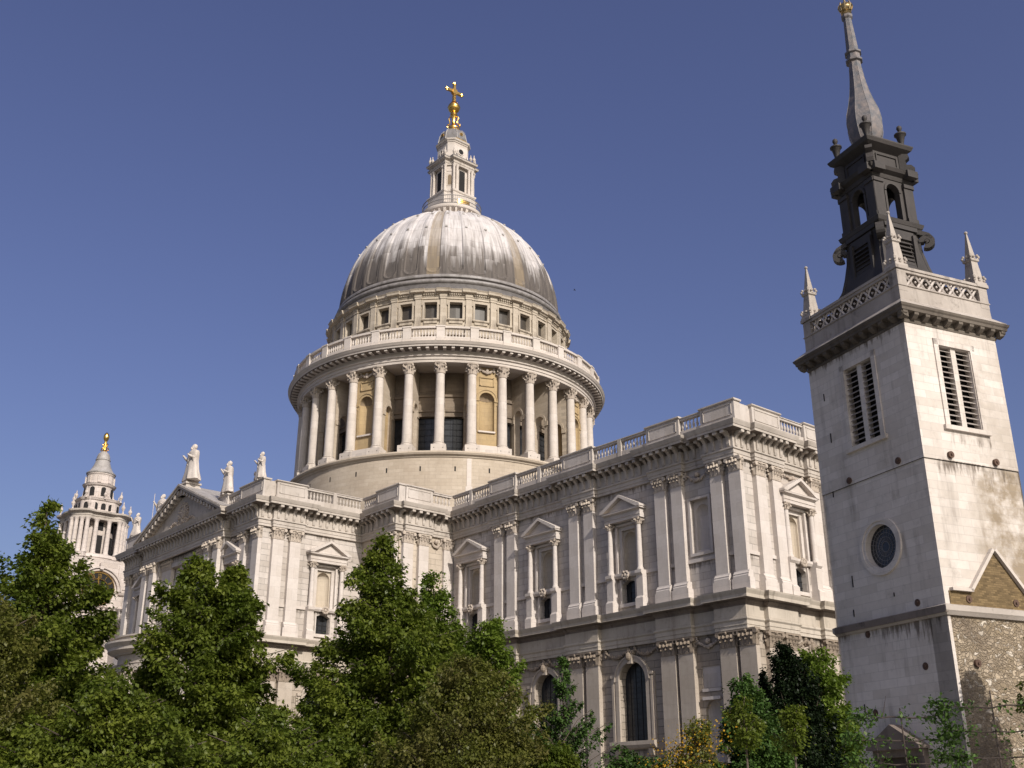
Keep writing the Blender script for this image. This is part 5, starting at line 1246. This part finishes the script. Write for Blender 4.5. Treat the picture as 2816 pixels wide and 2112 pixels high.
# bird
g = G(); bp_ = Vector(CAM)+(fw+r2*((1580-1408)/2976)-u2*((798-1056)/2976))*90
g.tube([(-.16, 0, 0), (-.08, 0, .02), (.08, 0, .03), (.17, 0, .05), (.22, 0, .05)], [.02, .06, .07, .04, .015], 8)
for s in (-1, 1): g.add([(.06, s*.03, .04), (.12, s*.3, .12), (-.02, s*.55, .06), (-.06, s*.28, .09), (-.05, s*.03, .03), (0, s*.28, .13)], [(0, 1, 5), (1, 2, 5), (2, 3, 5), (3, 4, 5), (4, 0, 5)])
g.add([(-.14, .02, .01), (-.3, .08, .01), (-.3, -.08, .01), (-.14, -.02, .01)], [(0, 1, 2, 3)])
o = g.build('bird', MS['bird'], None, loc=tuple(bp_)); o.scale = (.4, .4, .4); o.rotation_euler = (0, 0, R(30)); tag(o, 'tiny dark bird flying in the blue sky right of the dome', 'bird')

# ------------------------------------------------------------ trees and shrubs
def fast_mesh(name, v, f4, m, tint=None):
    me = bpy.data.meshes.new(name); nv, nf = len(v), len(f4)
    me.vertices.add(nv); me.vertices.foreach_set('co', v.astype(np.float32).ravel())
    me.loops.add(nf*4); me.loops.foreach_set('vertex_index', f4.astype(np.int32).ravel())
    me.polygons.add(nf); me.polygons.foreach_set('loop_start', np.arange(0, nf*4, 4, dtype=np.int32)); me.polygons.foreach_set('loop_total', np.full(nf, 4, dtype=np.int32))
    me.update(calc_edges=True); me.materials.append(m)
    if tint is not None:
        at = me.attributes.new('tint', 'FLOAT', 'FACE'); at.data.foreach_set('value', tint.astype(np.float32))
    return me
def leaves(P, D, size, rng, spread=.6, asp=.62, tint=None):
    """P: leaf bases, D: hanging/pointing directions. A bent diamond (two quads) per leaf."""
    n = len(P); D = D+rng.normal(0, spread, (n, 3)); D /= np.linalg.norm(D, axis=1, keepdims=True)
    U = rng.normal(0, .45, (n, 3)); U[:, 2] += 1.0
    S = np.cross(D, U); S /= np.linalg.norm(S, axis=1, keepdims=True)+1e-9; Nn = np.cross(S, D)
    L_ = (size*.88*rng.uniform(.5, 1.45, n))[:, None]; Wd = L_*asp*.5
    a = P; b = P+D*L_; m_ = P+D*L_*.5
    l = m_+S*Wd+Nn*L_*.10; r = m_-S*Wd+Nn*L_*.10
    v = np.stack([a, r, b, l], 1).reshape(-1, 3); f = np.arange(n*4).reshape(-1, 4)
    t = rng.uniform(0, 1, n) if tint is None else np.clip(tint+rng.normal(0, .18, n), 0, 1)
    return v, f, t
def crown_env(env, z):
    zs = [e[0] for e in env]; return np.interp(z, zs, [e[1] for e in env]), np.interp(z, zs, [e[2] for e in env])
RTV = np.array([rt.x, rt.y, 0.]); FWV = np.array([fw.x, fw.y, 0.])/np.hypot(fw.x, fw.y)
def place(az, D):
    a = R(az); return np.array([CAM[0]+D*math.cos(a), CAM[1]+D*math.sin(a)])
def tree(name, label, cat, az, D, env, m, nb, npl, leaf=.2, rise=.5, droop=.35, group=None, seed=1, depth=1.0, trunk=.16, inner=.35, flat_=.30, zbase=None, clump=.42, spread=.6, lobes=.2, dens=.9, reach=.75):
    """env: (z, sideways centre offset, radius) list from low to high"""
    rng = np.random.default_rng(seed); c = place(az, D)
    a_ = R(az); side = np.array([math.sin(a_), -math.cos(a_)]); fwd = np.array([math.cos(a_), math.sin(a_)])
    z0, z1 = env[0][0], env[-1][0]; nb = int(nb*dens); clump *= .86
    root = thing(name, label, cat, (c[0], c[1], GZ), 0, group)
    # branch tips, spread over the crown by surface
    zz = np.linspace(z0, z1, 200); _, rr = crown_env(env, zz); wgt = rr+.25; wgt /= wgt.sum()
    bz = rng.choice(zz, nb, p=wgt)+rng.uniform(-.02, .02, nb)
    off, rad = crown_env(env, bz); ba = rng.uniform(0, 2*np.pi, nb)
    lob = 1+lobes*np.sin(3*ba+bz*1.3+seed)+lobes*np.sin(5*ba-bz*2.1+2*seed)+rng.normal(0, .09, nb)
    k = rng.uniform(0, 1, nb)**.45; k = inner+(1-inner)*k
    R_ = rad*lob*k
    tipx = off+R_*np.cos(ba); tipy = depth*R_*np.sin(ba)
    tip = np.stack([tipx*side[0]+tipy*fwd[0], tipx*side[1]+tipy*fwd[1], bz-GZ], 1)
    bz0 = np.maximum(bz-R_*rise-.3, z0-.6); o0, _ = crown_env(env, bz0)
    st = np.stack([o0*side[0], o0*side[1], bz0-GZ], 1)
    out = tip-st; outh = out.copy(); outh[:, 2] = 0; outh /= np.linalg.norm(outh, axis=1, keepdims=True)+1e-6
    lat = np.stack([-outh[:, 1], outh[:, 0], np.zeros(nb)], 1)
    # leaves on each branch spray
    bi = np.repeat(np.arange(nb), int(npl*2.3)); n = len(bi); t = 1-rng.uniform(0, 1, n)**1.5*.9
    ln = np.linalg.norm(out, axis=1)[bi]; L0 = np.minimum(1.6, ln*reach); s = 1-(1-t)*L0/np.maximum(ln, .3)
    base = st[bi]+out[bi]*s[:, None]; wdt = clump*(.35+.9*(1-t))
    ab = rng.normal(0, 1, (n, 3)); 
    Pp = base+lat[bi]*(ab[:, :1]*wdt[:, None])+outh[bi]*(ab[:, 1:2]*wdt[:, None]*.55)
    Pp[:, 2] += ab[:, 2]*clump*flat_-droop*(ab[:, 0]*wdt)**2-droop*.3*t**2*np.minimum(ln, 2)
    Dd = outh[bi]*.7+lat[bi]*(np.sign(ab[:, :1])*.35); Dd[:, 2] -= .45
    v, f, tt = leaves(Pp, Dd, leaf, rng, spread, tint=rng.uniform(0, 1, nb)[bi])
    link(fast_mesh('crown', v, f, ML[m] if isinstance(m, str) else m, tt), 'crown', root)
    g = G(); offs = [crown_env(env, z)[0] for z in np.linspace(z0, z1, 8)]
    pts = [(0, 0, 0)]+[(o_*side[0], o_*side[1], z-GZ) for o_, z in zip(offs, np.linspace(z0, z1-.4, 8))]
    g.tube(pts, [trunk*1.25]+[trunk*(1-.85*i/7) for i in range(8)], 7)
    sel = rng.choice(nb, min(nb, 90), replace=False)
    for i in sel:
        a, b = st[i], tip[i]; mid = (a+b)/2+np.array([0, 0, .12*np.linalg.norm(b-a)]); g.tube([tuple(a), tuple(mid), tuple(b)], [trunk*.28, trunk*.17, .012], 4)
    g.build('trunk', MS['bark'], root)
    return root
GRP = 'leafy trees in front of the cathedral'
tree('lime_tree', 'tall pointed green tree at the far left in front of the clock tower', 'tree', 163.6, 47, [(.5, 0, 3.4), (3, 0, 3.9), (5.5, -.1, 3.5), (8, .1, 2.9), (9.4, .35, 2.2), (10.5, .2, 1.3), (11.4, .05, .6), (12.55, 0, .12)], 'lime', 620, 75, .2, group=GRP, seed=3, clump=.42)
tree('lime_tree', 'broad green tree with two small tops in front of the transept portico', 'tree', 155.6, 46, [(.5, 0, 3.4), (3, .1, 3.3), (5, 0, 3.0), (6.5, .05, 2.75), (7.5, .15, 2.25), (8.6, .1, 1.9), (9.5, .1, 1.5), (9.9, -.35, .7), (10.5, -.4, .12)], 'lime', 560, 75, .2, group=GRP, seed=5, clump=.42)
tree('lime_tree', 'slim green tree whose tip forms the right peak beside the two-topped tree', 'tree', 154.2, 47, [(5, 0, 1.6), (7, 0, 1.5), (8.7, 0, 1.1), (9.6, 0, .7), (10.5, 0, .1)], 'lime', 150, 70, .2, group=GRP, seed=6, clump=.36)
tree('lime_tree', 'largest green tree in the centre, its pointed top reaching the bastion cornice', 'tree', 146.2, 49, [(.5, 0, 4.9), (3, .1, 4.8), (5, .1, 4.2), (6.5, .1, 3.7), (8, .1, 2.9), (9.4, .0, 2.1), (10.5, -.3, 1.35), (11.3, -.45, .9), (12.65, -.45, .12)], 'lime', 760, 80, .2, group=GRP, seed=9, clump=.44)
tree('lime_tree', 'fresh green tree with upswept tips between the largest tree and the choir windows', 'tree', 142.9, 52, [(1, 0, 2.6), (4, .2, 2.9), (6, .2, 2.7), (8, -.2, 1.9), (9.6, -.75, 1.0), (10.6, -1.0, .6), (11.4, -1.0, .15)], 'fresh', 360, 75, .2, group=GRP, seed=11, clump=.4, rise=1.1, droop=.1)
tree('lime_tree', 'rounded fresh green tree just left of the arched choir windows', 'tree', 140.9, 51, [(.5, 0, 2.0), (3, 0, 2.5), (5, 0, 2.2), (6.8, -.1, 1.5), (8.2, -.1, 1.0), (9.1, 0, .25)], 'fresh', 260, 75, .19, group=GRP, seed=13, clump=.4, rise=1.0, droop=.1)
tree('maple_tree', 'olive brown tree low in the centre foreground with thin reddish twigs', 'tree', 142.2, 40, [(.6, 0, 3.2), (2.4, 0, 3.2), (3.8, .1, 2.6), (4.9, .2, 1.7), (5.9, .1, .6)], 'olive', 430, 70, .14, group='olive brown trees in the foreground', seed=15, clump=.38, rise=.9, droop=.1, spread=.8)
tree('maple_tree', 'olive brown tree at the lower left edge in front of the pointed tree', 'tree', 165.3, 38, [(.6, 0, 2.9), (2.4, 0, 2.9), (4, 0, 2.6), (5.6, -.1, 2.0), (7.2, -.2, .7)], 'olive', 430, 70, .14, group='olive brown trees in the foreground', seed=17, clump=.38, rise=.8, droop=.1, spread=.8)
tree('hedge_tree', 'low spreading green tree filling the bottom left between the taller trees', 'tree', 159.5, 36, [(.3, 0, 3.3), (1.8, 0, 3.4), (3.0, 0, 2.7), (4.1, 0, 1.5), (4.7, 0, .3)], 'lime', 420, 70, .16, group=GRP, seed=19, clump=.4)
tree('hedge_tree', 'low spreading green tree below the two-topped tree at the bottom', 'tree', 152.0, 36, [(.3, 0, 3.0), (1.8, 0, 3.0), (2.8, 0, 2.3), (3.7, 0, .5)], 'lime', 330, 70, .16, group=GRP, seed=21, clump=.4)
tree('young_conifer', 'young open-branched tree with a thin leader in front of the arched windows', 'tree', 137.2, 41, [(.6, 0, 1.9), (2.2, 0, 1.75), (3.2, 0, 1.55), (4.2, 0, 1.1), (4.9, 0, .55), (5.5, 0, .28), (6.15, 0, .06)], 'deep', 120, 60, .13, seed=23, clump=.15, rise=.75, droop=.2, inner=.55, flat_=.3, trunk=.07, lobes=.3, dens=1, reach=1.0)
tree('shrub', 'green shrub at the bottom below the arched windows', 'shrub', 133.6, 41, [(.2, 0, 1.8), (1.5, 0, 1.8), (2.3, 0, 1.3), (2.9, 0, .3)], 'deep', 200, 70, .13, seed=25, clump=.3, group='low shrubs at the bottom edge')
tree('shrub', 'green shrub beneath the young open-branched tree', 'shrub', 137.6, 39, [(.2, 0, 2.0), (1.4, 0, 2.0), (2.2, 0, 1.4), (2.9, 0, .3)], 'lime', 200, 70, .13, seed=27, clump=.3, group='low shrubs at the bottom edge')
tree('shrub', 'brownish twiggy base of a shrub carrying bright yellow flowers beside the dark evergreen', 'shrub', 131.2, 35, [(.3, 0, 1.5), (1.6, 0, 1.4), (2.2, .2, 1.1), (2.8, .35, .6), (3.4, .5, .15)], 'olive', 130, 50, .11, seed=29, clump=.28, spread=.8)
sh = bpy.data.objects['shrub.002']; sh['label'] = 'twiggy shrub covered in small yellow flowers left of the dark green evergreen'; sh['category'] = 'flowering shrub'
rng = np.random.default_rng(31); n = 1900
e = rng.normal(0, 1, (n, 3))*np.array([.62, .62, .42]); e[:, 2] = np.clip(e[:, 2]+2.2+.45*(e[:, 0]*RTV[0]+e[:, 1]*RTV[1]), .5, 3.9)-GZ
v, f, tt = leaves(e, np.tile([0, 0, .3], (n, 1)), .065, rng, 1.0, .9)
link(fast_mesh('flower_mass', v, f, ML['yellow'], tt), 'flower_mass', sh)
tree('evergreen_tree', 'dark glossy evergreen tree with a rounded top left of the black cypress', 'tree', 127.75, 36, [(.4, 0, 1.45), (1.8, 0, 1.4), (2.9, .0, 1.1), (3.5, -.1, .75), (4.2, -.25, .42), (4.75, -.3, .2)], 'deep', 330, 85, .13, seed=33, clump=.26, inner=.6, trunk=.1, rise=.2)
tree('cypress_tree', 'nearly black upright cypress with ragged tip left of the church tower', 'tree', 125.9, 38, [(.2, .15, 1.45), (2, .12, 1.3), (3.4, .1, 1.05), (4.6, .0, .75), (5.2, -.05, .5), (5.95, -.1, .12)], 'black', 420, 95, .11, seed=35, clump=.2, inner=.6, rise=2.5, droop=-.4, trunk=.1, spread=.4)
tree('ivy_tree', 'bright green loose tree standing against the left side of the church tower', 'tree', 124.35, 41, [(.2, 0, 1.35), (2, 0, 1.3), (4, 0, 1.2), (5.3, .0, 1.0), (6.2, .0, .5)], 'fresh', 250, 70, .15, seed=37, clump=.3, rise=.6, trunk=.1)
tree('sapling', 'small lit sapling with a pale thin stem in front of the dark evergreen', 'sapling', 128.2, 28, [(2.3, 0, .3), (2.7, .0, .5), (3.1, 0, .4), (3.4, 0, .1)], 'lime', 26, 50, .1, seed=39, clump=.2, trunk=.025, lobes=.45, group='small saplings in front of the dark trees')
tree('sapling', 'small lit sapling with a pale thin stem in front of the black cypress', 'sapling', 125.9, 28, [(2.2, 0, .22), (2.6, .0, .38), (2.95, 0, .3), (3.2, 0, .1)], 'lime', 22, 50, .1, seed=41, clump=.18, trunk=.025, lobes=.45, group='small saplings in front of the dark trees')
# trained trees in front of the church tower: thin stems with horizontal tiers
def trained(az, D, label, arms, seed, h):
    rng = np.random.default_rng(seed); c = place(az, D); a_ = R(az); side = np.array([math.sin(a_), -math.cos(a_), 0])
    root = thing('trained_tree', label, 'tree', (c[0], c[1], GZ), 0, 'trained trees with horizontal branches')
    g = G(); g.tube([(0, 0, 0), (0, 0, h-GZ)], [.022, .012], 6); P = []; Dn = []
    for z, l, r_a in arms:
        pts = []
        for i in range(9):
            t = i/8; x = -l+(l+r_a)*t; pts.append(tuple(side*x+np.array([rng.normal(0, .02), rng.normal(0, .02), z-GZ+.12*(x/1.2)**2*rng.choice([1, .6])+rng.normal(0, .012)])))
        g.tube(pts, [.005, .009, .011, .013, .014, .013, .011, .009, .005], 5)
        for (x0, nn_) in ((-l*.95, 150), (-l*.7, 90), (-l*.4, 40), (r_a*.92, 150), (r_a*.6, 70), (0.1, 30)):
            if rng.uniform() < .97:
                b = side*x0+np.array([0, 0, z-GZ+.12*(x0/1.2)**2]); q = rng.normal(0, 1, (nn_, 3))*np.array([.10, .10, .085])+b; P.append(q); Dn.append(np.tile(side*np.sign(x0)*.5+np.array([0, 0, -.3]), (nn_, 1)))
        for _ in range(2):
            x = rng.uniform(-l, r_a); b = side*x+np.array([0, 0, z-GZ+.03]); g.tube([tuple(b), tuple(b+np.array([rng.normal(0, .08), rng.normal(0, .08), rng.uniform(.12, .4)]))], [.008, .004], 4)
    v, f, tt = leaves(np.concatenate(P), np.concatenate(Dn), .085, rng, .6)
    link(fast_mesh('foliage', v, f, ML['deep'], tt), 'foliage', root); g.build('branch', MS['stake'], root)
trained(120.8, 21.5, 'trained tree with level branches in front of the church doorway', [(2.33, .75, .8), (1.93, .95, .85), (1.55, .85, .95)], 51, 2.5)
trained(116.7, 21.5, 'trained tree with level branches in front of the rubble wall at the right edge', [(2.47, .95, .95), (2.05, .8, .95), (1.63, .95, .9)], 53, 2.75)
tree('lime_tree', 'tree at the right edge, its leaf tips beside the rubble wall of the church tower', 'tree', 113.3, 43.9, [(.5, 0, 1.5), (2.5, 0, 1.6), (4.5, 0, 1.45), (6.0, 0, 1.2), (7.2, 0, .7), (8.2, 0, .15)], 'lime', 260, 60, .18, group=GRP, seed=61, clump=.36)
